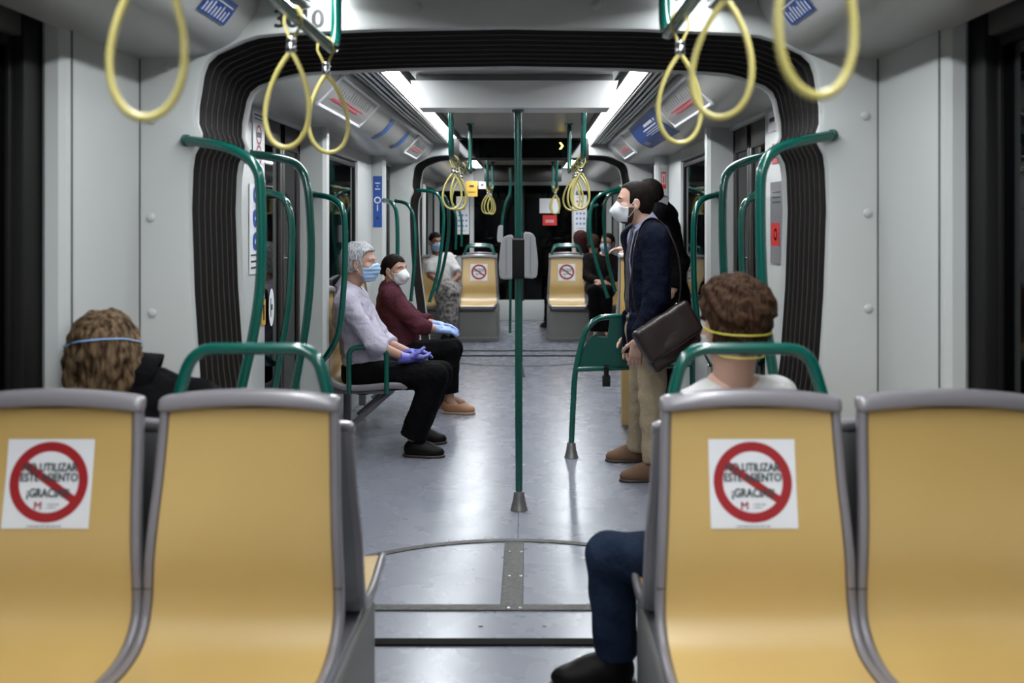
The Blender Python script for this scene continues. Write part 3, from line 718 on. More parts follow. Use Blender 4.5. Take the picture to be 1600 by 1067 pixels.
def seat_sticker(par, sc, cx=0, rot=0):
    def fn(x, y, e): 
        a, b = x*math.cos(rot)-y*math.sin(rot), x*math.sin(rot)+y*math.cos(rot); return smap(cx+a, sc-b, .0016+e)
    H = .106
    st = MB().grid([[fn(x, y, 0) for x in np.linspace(-H,H,9)] for y in np.linspace(H,-H,9)]).build('sticker', white, par, 180)
    m = MB(); k = 48
    m.grid([[fn(r*math.cos(2*math.pi*i/k), .004+r*math.sin(2*math.pi*i/k), .0008) for i in range(k+1)] for r in (.073,.079,.085,.091,.096)])
    a = R(-34); ca, sa = math.cos(a), math.sin(a)
    m.grid([[fn(u*ca-w*sa, .004+u*sa+w*ca, .0006) for u in np.linspace(-.075,.075,15)] for w in (-.0095,0,.0095)])
    m.build('prohibition_ring', red, st, 180)
    m = MB()
    for body, size, yy in (('NO UTILIZAR',.0275,.029),('ESTE ASIENTO',.0275,.005),('¡GRACIAS!',.0285,-.032)):
        put_text(m, body, size, lambda x, y, e, yy=yy: fn(x*.80, y+yy, .0016+e), bold=.0012)
    m.build('lettering', textm, st, 0)
    m = MB(); put_text(m, 'M', .026, lambda x, y, e: fn(x-.022, y-.061, .0016+e), bold=.0006); m.build('emblem', red, st, 0)
    m = MB(); [m.grid([[fn(x, y, .0014) for x in (a, a+.0022*w)] for y in (yy, yy-.0022)]) for yy, xs in ((-.048,(.0,.030)),(-.0555,(.0,.022)),(-.0995,(-.045,.04))) for a, w in [(q, 1+(i % 3)*.5) for i, q in enumerate(np.arange(xs[0], xs[1], .0045))]]; m.build('small_print', textm, st, 0)
    return st
def make_seat(label, handle=True, sticker=False, arm=False, name='tram_seat'):
    t = thing(name, label, 'seat', (0,0,0), None); ORG[t.name] = (0,0,0)
    ss = np.linspace(.012, TL-.012, 60); inn = .021
    MB().grid([[smap(u*(HW(s)-inn), s) for u in np.linspace(-1,1,15)] for s in ss]).build('cushion_panel', seaty, t, 180)
    # rim
    sec = [(-.0215,.0),(-.020,.006),(-.014,.0095),(-.006,.0095),(-.001,.005),(.0,-.004),(.0,-.02),(-.004,-.028),(-.018,-.03),(-.0215,-.026)]
    for sg in (-1,1):
        rows = []; mb = MB()
        for s in np.linspace(.0, TL, 64):
            y, z, n = sprof(s); rows.append([(sg*(HW(s)+a), y+n[0]*b, z+n[1]*b) for a, b in sec]+[(sg*(HW(s)+sec[0][0]), y+n[0]*sec[0][1], z+n[1]*sec[0][1])])
        mb.grid(rows); mb.build('side_rim', seatg, t, 50)
    mb = MB()
    for sg in (-1,1):
        mb.tube([smap(sg*(HW(s)-inn-.0005), s, .0015) for s in ss], .0022, 6)
    mb.tube([smap(u*(HW(.012)-inn), .012, .0015) for u in np.linspace(-1,1,12)], .002, 6)
    mb.build('seam_or_highlight', brown, t, 60)
    mb = MB()
    for sg in (-1,1):
        y, z, n = sprof(.44); h = HW(.44)
        mb.tube([(sg*(h-.021),y+n[0]*.0085,z+n[1]*.0085),(sg*(h-.006),y+n[0]*.0105,z+n[1]*.0105),(sg*(h+.0005),y+n[0]*.004,z+n[1]*.004)],.0012,6)
    mb.build('rim_joint', brown, t, 60)
    # top cap
    rows = []; n = 24
    for u in np.sin(np.linspace(-math.pi/2,math.pi/2,49)):
        x = u*.223; e = math.sqrt(max(0, 1-abs(u)**30)); zc = 1.006+.018*(1-u*u); hh = .0205*(.5+.5*e); dd = .024*(.5+.5*e); yc = .052
        ring = []
        for k in range(n):
            a = 2*math.pi*k/n; cx_, cy_ = math.cos(a), math.sin(a); p = 3.2
            ring.append((x, yc+dd*math.copysign(abs(cx_)**(2/p), cx_)-.25*(math.copysign(abs(cy_)**(2/p), cy_)*hh)*-1, zc+hh*math.copysign(abs(cy_)**(2/p), cy_)))
        rows.append(ring+[ring[0]])
    mb = MB().grid(rows); mb.add(rows[0][:-1], [tuple(range(n))]); mb.add(rows[-1][:-1], [tuple(range(n))[::-1]]); mb.build('top_cap', seatg, t, 50)
    # rear cover
    rows = []
    for s in np.linspace(.005, TL-.004, 40):
        y, z, nn = sprof(s); rows.append([(x, y+nn[0]*b, z+nn[1]*b) for x, b in ((-HW(s)+.004,-.022),(-HW(s)+.03,-.036),(-.1,-.040),(.1,-.040),(HW(s)-.03,-.036),(HW(s)-.004,-.022))])
    MB().grid(rows).build('rear_cover', seatb, t, 40)
    y, z, nn = sprof(TL); MB().grid([[(x, y+.002, zz) for x in np.linspace(-.2,.2,5)] for zz in (z+.012, z-.02)]).build('front_lip', seatg, t)
    if handle:
        pts = fillet([(-.190,.075,.97),(-.188,.08,1.02),(-.155,.09,1.139),(.155,.09,1.139),(.188,.08,1.02),(.190,.075,.97)], .06, 8)
        MB().tube(pts, .0155, 16).build('handle', green, t, 60)
    if sticker: seat_sticker(t, .195)
    return t
s1 = make_seat('x', handle=True, sticker=True); ORG.pop(s1.name, None)
Y0 = 2.41
s3 = s1; s3.location = (.615,Y0,0); s3['label'] = 'near seat right of the aisle with the red prohibition sticker and green handle'; s3['group'] = 'nearest seats facing the camera'
def seat(x, y, z, rz, label, group, skip=(), sc=1.0):
    c = copy_tree(s1, (x,y,z), (0,0,R(rz)), label, group, skip); c.scale = (1,1,sc); return c
g = 'nearest seats facing the camera'
seat(-.621,Y0,0,0,'near seat left of the aisle with a green handle and no sticker',g,('sticker',))
seat(-1.106,Y0,0,0,'near seat at the far left edge with the red prohibition sticker and no handle',g,('handle',))
seat(1.10,Y0,0,0,'near seat at the far right edge with neither sticker nor handle',g,('handle','sticker'))
g = 'seats back to back behind the nearest seats'
for x, lab in ((-.602,'seat back-to-back behind the near left aisle seat, its side and front lip in view'),(-1.046,'seat the blonde-haired passenger sits on, behind the stickered left seat'),
               (.602,'seat the brown-haired passenger in jeans sits on, behind the stickered right seat'),(1.046,'empty seat behind the far right near seat, beside the brown-haired passenger')):
    seat(x,2.68,0,180,lab,g,('handle','sticker'),.905).scale = (.94,1,.905)
g = 'stickered seats facing the camera in the last car'
f1 = seat(-.54,12.4,0,0,'far yellow seat left of the pole with a prohibition sticker',g)
f2 = seat(.555,12.4,0,0,'far yellow seat right of the pole with a prohibition sticker',g)
seat(-1.04,12.4,0,0,'far outer seat that the woman in white sits on','outer seats of the last car',('handle','sticker'))
seat(1.04,12.4,0,0,'far outer seat that the man in the dark jacket sits on','outer seats of the last car',('handle','sticker'))
g = 'seats back to back in the last car'
for x, lab in ((-.54,'seat back-to-back behind the far stickered seat left of the pole'),(.56,'seat back-to-back behind the far stickered seat right of the pole')):
    seat(x,12.72,.02,180,lab,g,('sticker',))
seat(1.04,12.72,.02,180,'outer right seat of the last car facing away from the camera',g,('sticker','handle'))
# longitudinal seats on the left wall
g = 'seats along the left wall of the middle car'
lw = [seat(-1.17,6.35,0,90,'seat against the left wall that the grey-haired man sits on',g,('handle','sticker')),
      seat(-1.17,6.98,0,90,'empty wall seat between the grey-haired man and the woman in maroon',g,('handle','sticker')),
      seat(-1.17,7.62,0,90,'seat against the left wall that the woman in maroon sits on',g,('handle','sticker'))]
# armrest, part of the first wall seat (local coordinates: -y is towards the aisle)
a = MB().tube(fillet([(-.235,-.14,.40),(-.25,-.14,.685),(-.25,-.37,.685),(-.235,-.37,.40)],.06,8), .0165, 14).build('armrest', green, lw[0], 60)
for s_ in lw:
    m = MB(); m.box((-.17,-.40,.385),(.17,.0,.41),.006); m.tube([(0,-.05,.10),(0,-.38,.39)],.02,10); m.box((-.03,.0,.05),(.03,.05,.42),.005); m.build('bracket', seatg, s_, 40)
# tall yellow-backed seat beyond the standing man
p = seat(.88,7.05,.20,0,'tall yellow-backed perch seat half hidden behind the standing man','seat',('handle','sticker')); del p['group']; p.scale = (.76,1,1)
p['category'] = 'seat'; MB().box((-.2,-.02,-.19),(.2,.06,.30),.02).build('base_panel', seaty, p)
# podiums
def podium(x0,x1,d0,d1,h,label,lip=.0):
    t = thing('seat_podium', label, 'seat base', ((x0+x1)/2,d0,0), 'grey boxed seat bases')
    MB().box((x0,d0,0),(x1,d1,h),.02,3).build('box', podm, t)
    MB().box((x0-.006,d0-.006,0),(x1+.006,d1+.006,.06),.004).build('plinth', seatb, t)
    MB().box((x0+.01,d0+.02,h-.002),(x1-.01,d1-.02,h+.03),.008).build('top_plate', seatg, t)
podium(-1.27,-.39,2.12,2.98,.34,'grey boxed base under the near left seats'); podium(.39,1.27,2.12,2.98,.34,'grey boxed base under the near right seats')
podium(-1.27,-.30,12.0,13.1,.37,'grey boxed base under the far seats left of the pole'); podium(.32,1.27,12.0,13.1,.37,'grey boxed base under the far seats right of the pole')
# ================================================================== PEOPLE
def skinm(name, col): return M(name, col, .5, bump=(160,.12,.001), sss=.08)
skin_l = skinm('skin_light', (.55,.33,.25)); skin_t = skinm('skin_tan', (.43,.24,.175)); skin_b = skinm('skin_brown', (.24,.105,.065))
def hairm(name, a, b, st=(45,45,7), rough=.6): return M(name, a, rough, var=(3.2,b), bump=(3.5,1.0,.006), stretch=st, spec=.06)
hair_grey = hairm('hair_grey', (.20,.20,.21), (.55,.56,.58)); hair_dark = hairm('hair_dark', (.006,.004,.0035), (.016,.0105,.0085)); hair_brown = hairm('hair_brown', (.012,.0055,.003), (.078,.041,.023), (42,42,12))
hair_blond = hairm('hair_blond', (.022,.012,.006), (.19,.125,.072), (26,26,5)); hair_maroon = hairm('hair_maroon', (.025,.006,.007), (.05,.014,.014)); stubble = hairm('stubble', (.05,.028,.018), (.08,.045,.03))
def cloth(name, col, b=(15,.85,.03), rough=.8, var=None): return M(name, col, rough, bump=b, sheen=0.0, var=var, spec=.06)
c_shirt = cloth('shirt_lilac', (.46,.43,.52)); c_blk = cloth('cloth_black', (.003,.003,.0035)); c_maroon = cloth('knit_maroon', (.075,.022,.032)); c_navy = cloth('cloth_navy', (.0055,.008,.019)); c_bei = cloth('cotton_beige', (.40,.32,.215), (22,.9,.015))
c_blue = cloth('shirt_blue', (.35,.38,.55)); c_white = cloth('cotton_white', (.58,.57,.56)); c_jean = cloth('denim', (.009,.015,.032), (16,.8,.02), .85, (5,(.023,.038,.072))); c_dk = cloth('cloth_charcoal', (.009,.007,.007))
c_skirt = M('skirt_print', (.02,.018,.02), .8, var=(26,(.33,.30,.28))); c_lgrey = cloth('cotton_grey', (.34,.33,.36)); c_tie = cloth('tie_grey', (.09,.085,.09))
glove_v = M('glove_violet', (.13,.13,.50), .38, bump=(60,.4,.004)); glove_b = M('glove_blue', (.26,.38,.72), .38, bump=(60,.4,.004))
mask_b = M('mask_blue', (.33,.50,.70), .7, bump=(200,.2,.002)); mask_w = M('mask_white', (.70,.72,.74), .7, bump=(150,.2,.002)); mask_y = M('elastic_yellow', (.62,.55,.06), .5); mask_blue_el = M('elastic_blue', (.24,.42,.75), .5)
leather = M('leather_brown', (.022,.0095,.0075), .4, bump=(60,.4,.003)); leatherd = M('leather_dark', (.02,.009,.007), .4); shoe_bk = M('shoe_black', (.005,.0035,.003), .45, bump=(40,.2,.003), spec=.15); suede = M('suede_brown', (.15,.075,.038), .8, bump=(90,.4,.002)); sole_l = M('sole_tan', (.30,.22,.14), .6); sole_d = M('sole_dark', (.04,.022,.015), .5); shoe_tan = M('shoe_tan', (.32,.15,.075), .5)
eyew = M('eye_white', (.6,.58,.56), .2); eyed = M('iris_dark', (.02,.012,.008), .1)
def basis(fwd, up):
    up = nrm(up); fwd = nrm(np.array(fwd, float)-np.dot(fwd, up)*up); return np.stack([np.cross(fwd, up), fwd, up], 1)
def local(f, o, Rm, sc): return lambda p: f(((p-o)@Rm)/sc)*sc
CRAN = ell((0,-.014,.034),(.075,.098,.084)); FACE = ell((0,.024,-.035),(.061,.070,.084))
JAW = U(.02, cone((.048,-.004,-.058),(.008,.058,-.094),.020,.020), cone((-.048,-.004,-.058),(-.008,.058,-.094),.020,.020))
CHEEK = U(.004, ell((.038,.058,-.028),(.022,.022,.018)), ell((-.038,.058,-.028),(.022,.022,.018)))
def head_core(): return U(.018, U(.03, CRAN, FACE, JAW), CHEEK)
def head_f():
    h = head_core(); h = U(.018, h, ell((0,.074,.020),(.048,.018,.011)), ell((.038,.058,-.028),(.022,.022,.018)), ell((-.038,.058,-.028),(.022,.022,.018)))
    for s in (-1,1): h = SUB(h, ell((s*.031,.101,-.001),(.019,.018,.011)), .014)
    for s in (-1,1): h = U(.004, h, ell((s*.031,.0765,.0075),(.017,.0085,.0055)), ell((s*.031,.0745,-.0125),(.016,.0075,.004)))
    h = U(.010, h, cone((0,.088,.006),(0,.112,-.030),.008,.011), ell((.011,.100,-.036),(.009,.010,.008)), ell((-.011,.100,-.036),(.009,.010,.008)))
    h = U(.006, h, ell((0,.089,-.058),(.024,.010,.0055)), ell((0,.087,-.068),(.021,.010,.006)))
    for s in (-1,1):
        er = ell((s*.080,-.008,-.012),(.009,.020,.032)); er = SUB(er, ell((s*.091,-.003,-.010),(.009,.011,.020)), .004); h = U(.006, h, er)
    return h
HEADF = head_f()
def wrapz(f, pts, off):      # push points (angle, z) outwards onto the surface
    out = []
    for ang, z in pts:
        d = np.array([math.sin(ang), math.cos(ang), 0]); r = .02
        for _ in range(60):
            v = f(np.array([[d[0]*r, -.01+d[1]*r, z]]))[0]-off
            if v > -1e-4 and r > .03: break
            r += max(-v*.8, .0008)
        out.append(np.array([d[0]*r, -.01+d[1]*r, z]))
    return out
def hand_prims(w, d, pn, side, curl=.5, sc=1.0, infl=0.0, spread=1.0):
    d = nrm(d); pn = nrm(np.array(pn, float)-np.dot(pn, d)*d); lat = np.cross(d, pn)*side; Rm = np.stack([lat, d, pn], 1); w = np.array(w, float); fs = [rbox(w+d*.052*sc, np.array((.038,.048,.015))*sc+infl, .013*sc, Rm), cone(w-d*.02, w+d*.02*sc, .026*sc+infl, .027*sc+infl)]
    for i, (o, L) in enumerate(((.029,.070),(.010,.079),(-.010,.074),(-.028,.058))):
        p = w+d*.092*sc+lat*o*sc; dd = nrm(d+lat*o*2.2*spread); r = .0088*sc+infl
        for k, fr in enumerate((.45,.32,.25)):
            a = curl*(.5+.55*k)+.06*i; dr = dd*math.cos(a)+pn*math.sin(a); q = p+dr*L*fr*sc; fs.append(cone(p, q, r, r*.93)); p = q; r *= .93
    p = w+d*.022*sc+lat*.030*sc; r = .0115*sc+infl
    for k, L in enumerate((.038,.030,.024)):
        a = .25+.25*k*curl; dr = nrm(d*.75*math.cos(a*.5)+lat*(.75-.25*k)+pn*(.25+.3*k*curl)); q = p+dr*L*sc; fs.append(cone(p, q, r, r*.88)); p = q; r *= .88
    return U(.007, *fs), w+d*.09
def person(label, J, skin, hair=None, head=None, top=None, bottom=None, shoes=None, mask=None, gloves=None, h=.010, extras=None, hands=True, cat='person', girth=1.0, group=None):
    neck, pel = J['neck'], J['pelvis']; up = nrm(neck-pel); lat = J['lat']; lat = nrm(lat-np.dot(lat, up)*up); fwd = nrm(np.cross(up, lat)); T = np.stack([lat, fwd, up], 1); L = np.linalg.norm(neck-pel); g = girth
    sw = J.get('sw', .185)
    shR = J.get('shR', neck-up*.078+lat*sw); shL = J.get('shL', neck-up*.078-lat*sw)
    low = min(float(J[k][2]) for k in ('anR','anL') if k in J) if 'anR' in J else pel[2]-.1
    root = thing('person', label, cat, (float(pel[0]), float(pel[1]), max(0.0, low-.09)), group)
    hipR, hipL = J.get('hipR', pel+lat*.088), J.get('hipL', pel-lat*.088)
    chest = neck-up*L*.36-fwd*.005; waist = neck-up*L*.70; at = lambda t, f=0., l=0.: neck-up*L*t+fwd*f+lat*l
    def torso(i, belly=0.0):
        return U(.05, ell(chest,(.158*g+i,.108*g+i,L*.34+i),T), ell(waist+fwd*belly*.5,(.138*g+i,.105*g+belly*.5+i,L*.30+i),T), ell(pel+up*.01-fwd*.01,(.165*g+i,.118+i,.115+i),T), cone(shL,shR,.052+i,.052+i), cone(at(.0)-up*(.005+i*.7),shR-lat*.02,.044+i*.8,.044+i), cone(at(.0)-up*(.005+i*.7),shL+lat*.02,.044+i*.8,.044+i))
    def arm(s, i, cuff=1.0, r=(.052,.044,.038,.027)):
        sh, el, wr = (shR, J['el'+s], J['wr'+s]) if s == 'R' else (shL, J['el'+s], J['wr'+s])
        if cuff <= .5:
            e = sh+(el-sh)*cuff*2; return I(cone(sh, e+(e-sh)*.3, r[0]+i, r[1]+i+.01), plane(e, el-sh))
        c = (cuff-.5)*2; e = el+(wr-el)*c
        low_ = I(cone(el, e+nrm(wr-el)*.05, r[2]+i*.8, r[2]+(r[3]-r[2])*c+i*.8), plane(e, wr-el)) if c < 1.01 else cone(el, wr, r[2], r[3])
        return U(.02, cone(sh, el, r[0]+i, r[1]+i*.9), low_)
    def leg(s, i, cut=None, fl=0.0):
        hp, kn, an = (hipR if s == 'R' else hipL), J['kn'+s], J['an'+s]
        sh_ = nrm(an-kn); calf = kn+(an-kn)*.33; up2 = nrm(np.cross(np.cross(kn-hp, an-kn), an-kn)+1e-6)
        f = U(.03, cone(hp, kn, .082+i, .058+i), cone(kn, an, .055+i, .036+i+fl), ell(calf, (.052+i,.052+i,.1)))
        return f if cut is None else f
    anyleg = 'knR' in J
    # body: trunk and limbs, with head and hands at finer resolution in the same mesh
    fs = [torso(0.0)]
    for s in 'RL':
        if 'el'+s in J: fs.append(U(.02, cone(shR if s == 'R' else shL, J['el'+s], .045, .036), cone(J['el'+s], J['wr'+s], .037, .026)))
        if 'kn'+s in J: fs += [leg(s, -.008)]; fs.append(cone(J['an'+s], J['an'+s]+J['toe'+s]*.08-np.array([0,0,.06]), .027, .016))
    body = U(.02, *fs); hd = head; ho = hd['o']; HR = basis(hd['f'], hd.get('u', (0,0,1))); sc = hd.get('s', 1.0)
    nk0 = ho+HR@np.array([0,-.026,-.045])*sc; headw = U(.025, local(HEADF, ho, HR, sc), cone(nk0, neck-up*.03, .054*sc, .058*sc))
    pts = [v for k, v in J.items() if k not in ('lat','sw','floor') and k[:2] not in ('to','hd')]+[neck, shR, shL, pel]
    lo = np.min(pts, 0)-.22; hi = np.max(pts, 0)+.22
    V, Fa = mesh_sdf(body, lo, hi, h); Vs = [V]; Fl = [Fa]; n = len(V)
    hh = max(.0042, h*.45)
    V2, F2 = mesh_sdf(headw, ho-.19*sc-[0,0,.06], ho+.17*sc, hh); Vs.append(V2); Fl.append(F2+n); n += len(V2)
    hands_f = {}
    if hands:
        for s in 'RL':
            if 'hd'+s in J:
                d, pn, curl = J['hd'+s]; f, c = hand_prims(J['wr'+s], d, pn, 1 if s == 'R' else -1, curl); hands_f[s] = (J['wr'+s], d, pn, curl, c)
                V3, F3 = mesh_sdf(f, c-.14, c+.14, max(.0036, h*.38)); Vs.append(V3); Fl.append(F3+n); n += len(V3)
    me = bpy.data.meshes.new('body'); V = np.concatenate(Vs); Fa = np.concatenate(Fl); o = np.array(ORG[root.name])
    me.from_pydata((V-o).tolist(), [], Fa.tolist()); me.validate(); me.shade_smooth(); bo = bpy.data.objects.new('body', me); COL.objects.link(bo); me.materials.append(skin); bo.parent = root
    W = lambda q: ho+HR@(np.array(q, float)*sc)
    # eyes
    if hd.get('eyes', True):
        for s in (-1,1):
            bm = bmesh.new(); bmesh.ops.create_uvsphere(bm, u_segments=14, v_segments=10, radius=.0118*sc)
            for v in bm.verts: v.co = v.co+Vector(W((s*.031,.0705,-.002)))
            e = MB().bm(bm).build('eye', eyew, root, 180)
            bm = bmesh.new(); bmesh.ops.create_uvsphere(bm, u_segments=12, v_segments=8, radius=.0066*sc)
            for v in bm.verts: v.co = v.co+Vector(W((s*.031,.0765,-.002)))
            MB().bm(bm).build('iris', eyed, e, 180)
            f = local(U(.004, cone((s*.015,.0905,.020),(s*.034,.0875,.0235),.0045,.0042), cone((s*.034,.0875,.0235),(s*.050,.0745,.018),.0042,.003)), ho, HR, sc)
            sdf_obj('eyebrow', f, W((s*.033,.08,.018))-.04, W((s*.033,.08,.018))+.04, .0028, hair[1] if hair else skin, root)
    hairf = None
    if hair:
        hairf = HAIR[hair[0]](); hf = local(hairf, ho, HR, sc); ob = sdf_obj('hair', hf, ho-.24*sc, ho+.22*sc, hh, hair[1], root)
        if len(hair) > 2 and hair[2] == 'beard':
            b = I(OFF(head_core(), .0035), lambda p: p[:,2]+.030, lambda p: .0-p[:,1]+.005)
            sdf_obj('beard', local(b, ho, HR, sc), ho-.15, ho+.15, hh, stubble, root)
    if mask:
        kind, mm = mask
        if kind == 'surgical':
            f = U(.02, OFF(head_core(), .009), ell((0,.088,-.042),(.034,.038,.046)))
            f0 = I(f, lambda p: (p[:,2]+.003)+.42*np.abs(p[:,0]), lambda p: -(p[:,2]+.114), lambda p: .030-p[:,1]); f = lambda p: f0(p)+.0016*np.sin((p[:,2]+.06)*2*math.pi/.024)*np.clip((p[:,1]-.03)*40,0,1)
        else:
            f = U(.012, OFF(head_core(), .006), U(.006, cone((0,.078,-.012),(0,.120,-.056),.028,.020), cone((0,.07,-.09),(0,.118,-.062),.032,.020), ell((0,.085,-.055),(.050,.042,.048))))
            f = I(f, lambda p: (p[:,2]-.004)+.5*np.abs(p[:,0]), lambda p: -(p[:,2]+.116), lambda p: .036-p[:,1])
        mo = sdf_obj('face_mask', local(f, ho, HR, sc), ho-.16, ho+.19, hh*.8, mm, root)
        for s in (-1,1):
            for z0, z1 in ((-.035,.018),(-.088,-.036)):
                MB().tube([W(q) for q in ((s*.060,.034,z0),(s*.073,.018,z0*.6+z1*.4),(s*.083,.002,z1),(s*.084,-.010,z1-.004))], .0017*sc, 6).build('ear_loop', mask_w, mo, 60)
    if top:
        for tdef in (top if isinstance(top, list) else [top]):
            i = tdef.get('i', .012); fs = [torso(i, tdef.get('belly', 0))]
            body_f = fs[0]; hem = tdef.get('hem', -.04)
            body_f = I(body_f, plane(pel+up*hem, -up))
            if tdef.get('skirt'):      # jacket skirt below the waist
                body_f = U(.03, body_f, I(cone(pel+up*.05, pel+up*(hem+.02), .165+i, .17+i) if False else ell(pel+up*.0,(.175+i,.13+i,.30),T), plane(pel+up*hem, -up), plane(pel+up*.12, up)))
            no = tdef.get('no', .0); body_f = SUB(body_f, U(.01, cone(neck+fwd*.012-up*.02, nk0, .058+no, .060+no), ell(neck+up*.02+fwd*(.03+no), (.058+no, .05+no, .06+no), T)), .006)
            fl = [body_f]
            for s in 'RL':
                if 'el'+s in J and tdef.get('sleeve', 1.0) > 0: fl.append(arm(s, i, tdef.get('sleeve', 1.0)))
                if tdef.get('sleeve') is not None and .5 < tdef['sleeve'] < .9 and 'el'+s in J:
                    c = (tdef['sleeve']-.5)*2; e = J['el'+s]+(J['wr'+s]-J['el'+s])*c; dd = nrm(J['wr'+s]-J['el'+s]); fl.append(I(cone(e-dd*.06, e, .050+i*.5, .048+i*.5), plane(e, dd), plane(e-dd*.05, -dd)))
            f = U(tdef.get('k', .022), *fl)
            if False:
                cr = tdef['collar']; ring = I(cone(neck-up*.03, neck+up*.04-fwd*.005, .068+cr, .060+cr), plane(neck+up*(.030)-fwd*.0, up+fwd*.5), plane(neck-up*.06, -up)); ring = SUB(ring, cone(neck-up*.1, neck+up*.12, .058+cr, .054+cr), .002); f = U(.006, f, ring)
            if tdef.get('front'):
                wq = tdef['front']; fo = tdef.get('fl', 0); f = SUB(f, U(.01, cone(at(.02,.15,fo), at(.6,.16,fo), wq*.9, wq*.7), cone(at(.6,.16,fo), at(1.35,.18,fo), wq*.7, wq)), .01)
            f = wobble(f, tdef.get('fold', .004), (18, 34), tdef.get('seed', 1))
            to = sdf_obj(tdef['name'], f, lo, hi, h*tdef.get('hs', .8), tdef['mat'], root)
            if tdef.get('collar'):
                n2 = nrm(nk0-neck); rr = .066+i*.5; cf = I(cone(neck-n2*.035, neck+n2*.05, rr+.014, rr), plane(neck+n2*.042, n2+fwd*.22), plane(neck-n2*.03, -n2-fwd*.2)); cf = SUB(cf, cone(neck-n2*.1, neck+n2*.1, rr+.012, rr-.012), .001)
                cf = SUB(cf, cone(neck+fwd*.085+n2*.02, neck+fwd*.09-n2*.06, .004, .03), .002)
                sdf_obj('collar', cf, neck-.16, neck+.16, .0042, tdef.get('collar_mat', tdef['mat']), to)
            if tdef.get('buttons'):
                m = MB()
                for q in tdef['buttons']:
                    c = at(q, .13); dfs = fwd; r = .0
                    for _ in range(40):
                        v = f(np.array([c]))[0]
                        c = c-dfs*v*.7
                    m.lathe([(.006,0),(.006,.002),(.002,.003)], (c[0],c[1],c[2]), 8, 'x')
                m.build('buttons', c_white, to)
    if bottom:
        i = bottom.get('i', .016); fs = [I(U(.05, ell(pel+up*.01-fwd*.01,(.165*g+i,.118+i,.125+i),T), ell(waist,(.14*g+i,.108*g+i,L*.3),T)), plane(pel+up*bottom.get('waist',.10), up))]
        for s in 'RL':
            if 'kn'+s in J: fs.append(I(leg(s, i, fl=bottom.get('fl', .012)), plane(J['an'+s]+nrm(J['an'+s]-J['kn'+s])*bottom.get('hem',.02), J['an'+s]-J['kn'+s])))
        if bottom.get('skirt'): fs.append(I(cone(pel, .5*(J['knR']+J['knL']), .15, .14), plane(.5*(J['knR']+J['knL'])+nrm(J['knR']-hipR)*.05, J['knR']-hipR))); fs.append(cone(.5*(J['knR']+J['knL']), .5*(J['anR']+J['anL'])+np.array([0,0,.12]), .13, .12))
        f = wobble(U(.03, *fs), bottom.get('fold', .004), (20, 36), 5); sdf_obj(bottom['name'], f, lo, hi, h*.8, bottom['mat'], root)
        if bottom.get('belt'):
            b = I(OFF(fs[0], .004), plane(pel+up*(bottom.get('waist',.1)-.002), up), plane(pel+up*(bottom.get('waist',.1)-.036), -up)); sdf_obj('belt', b, lo, hi, h*.7, leather, root)
    if shoes:
        for s in 'RL':
            if 'an'+s not in J: continue
            an = J['an'+s]; d = J['toe'+s]; d = nrm((d[0], d[1], 0)); lt = np.array([d[1], -d[0], 0]); Rf = np.stack([lt, d, (0,0,1)], 1); fz = J.get('floor', 0.0)
            c = np.array([an[0], an[1], fz])+d*.065; L2 = .138*shoes.get('s', 1.0)
            upf = U(.03, ell(c+d*.05+[0,0,.032],(.044,L2*.62,.042),Rf), ell(c-d*.06+[0,0,.048],(.038,.062,.058),Rf), ell(c-d*.015+[0,0,.052],(.040,.085,.054),Rf))
            if shoes.get('kind') == 'boot': upf = U(.02, upf, cone(np.array([an[0],an[1],fz+.05]), an+[0,0,.02], .046, .048))
            upf = I(upf, plane(c+[0,0,.012], (0,0,-1)))
            if shoes.get('kind') == 'flat': upf = SUB(upf, ell(c-d*.03+[0,0,.085],(.036,.075,.05),Rf), .006)
            so = sdf_obj('shoe', upf, c-.2, c+.2, max(.005, h*.5), shoes['mat'], root)
            sole = I(U(.02, ell(c+d*.05,(.049,L2*.66,.06),Rf), ell(c-d*.065,(.040,.066,.06),Rf), ell(c,(.040,.09,.06),Rf)), plane(c+[0,0,.018], (0,0,1)), plane(c+[0,0,.001], (0,0,-1)))
            sdf_obj('sole', sole, c-.2, c+.2, max(.005, h*.5), shoes['sole'], so)
            if shoes.get('laces'):
                m = MB()
                for q in range(3): 
                    e = c+d*(.0+.022*q)+[0,0,.088-.010*q]; m.tube([e-lt*.022-[0,0,.006], e+[0,0,.001], e+lt*.022-[0,0,.006]], .002, 6)
                m.build('laces', c_lgrey, so, 60)
    if gloves:
        for s, (wr, d, pn, curl, c) in hands_f.items():
            f, _ = hand_prims(wr, d, pn, 1 if s == 'R' else -1, curl, 1.0, .0022); dd = nrm(d); f = U(.01, f, I(cone(np.array(wr)-dd*.06, np.array(wr), .034, .029), plane(np.array(wr)-dd*.055, -dd)))
            sdf_obj('glove', wobble(f, .0008, (90,), 2), c-.16, c+.14, .0034, gloves, root)
    if extras: extras(root, dict(W=W, T=T, at=at, neck=neck, up=up, fwd=fwd, lat=lat, hairf=hairf, ho=ho, HR=HR, sc=sc, pel=pel, lo=lo, hi=hi, torso=torso))
    return root
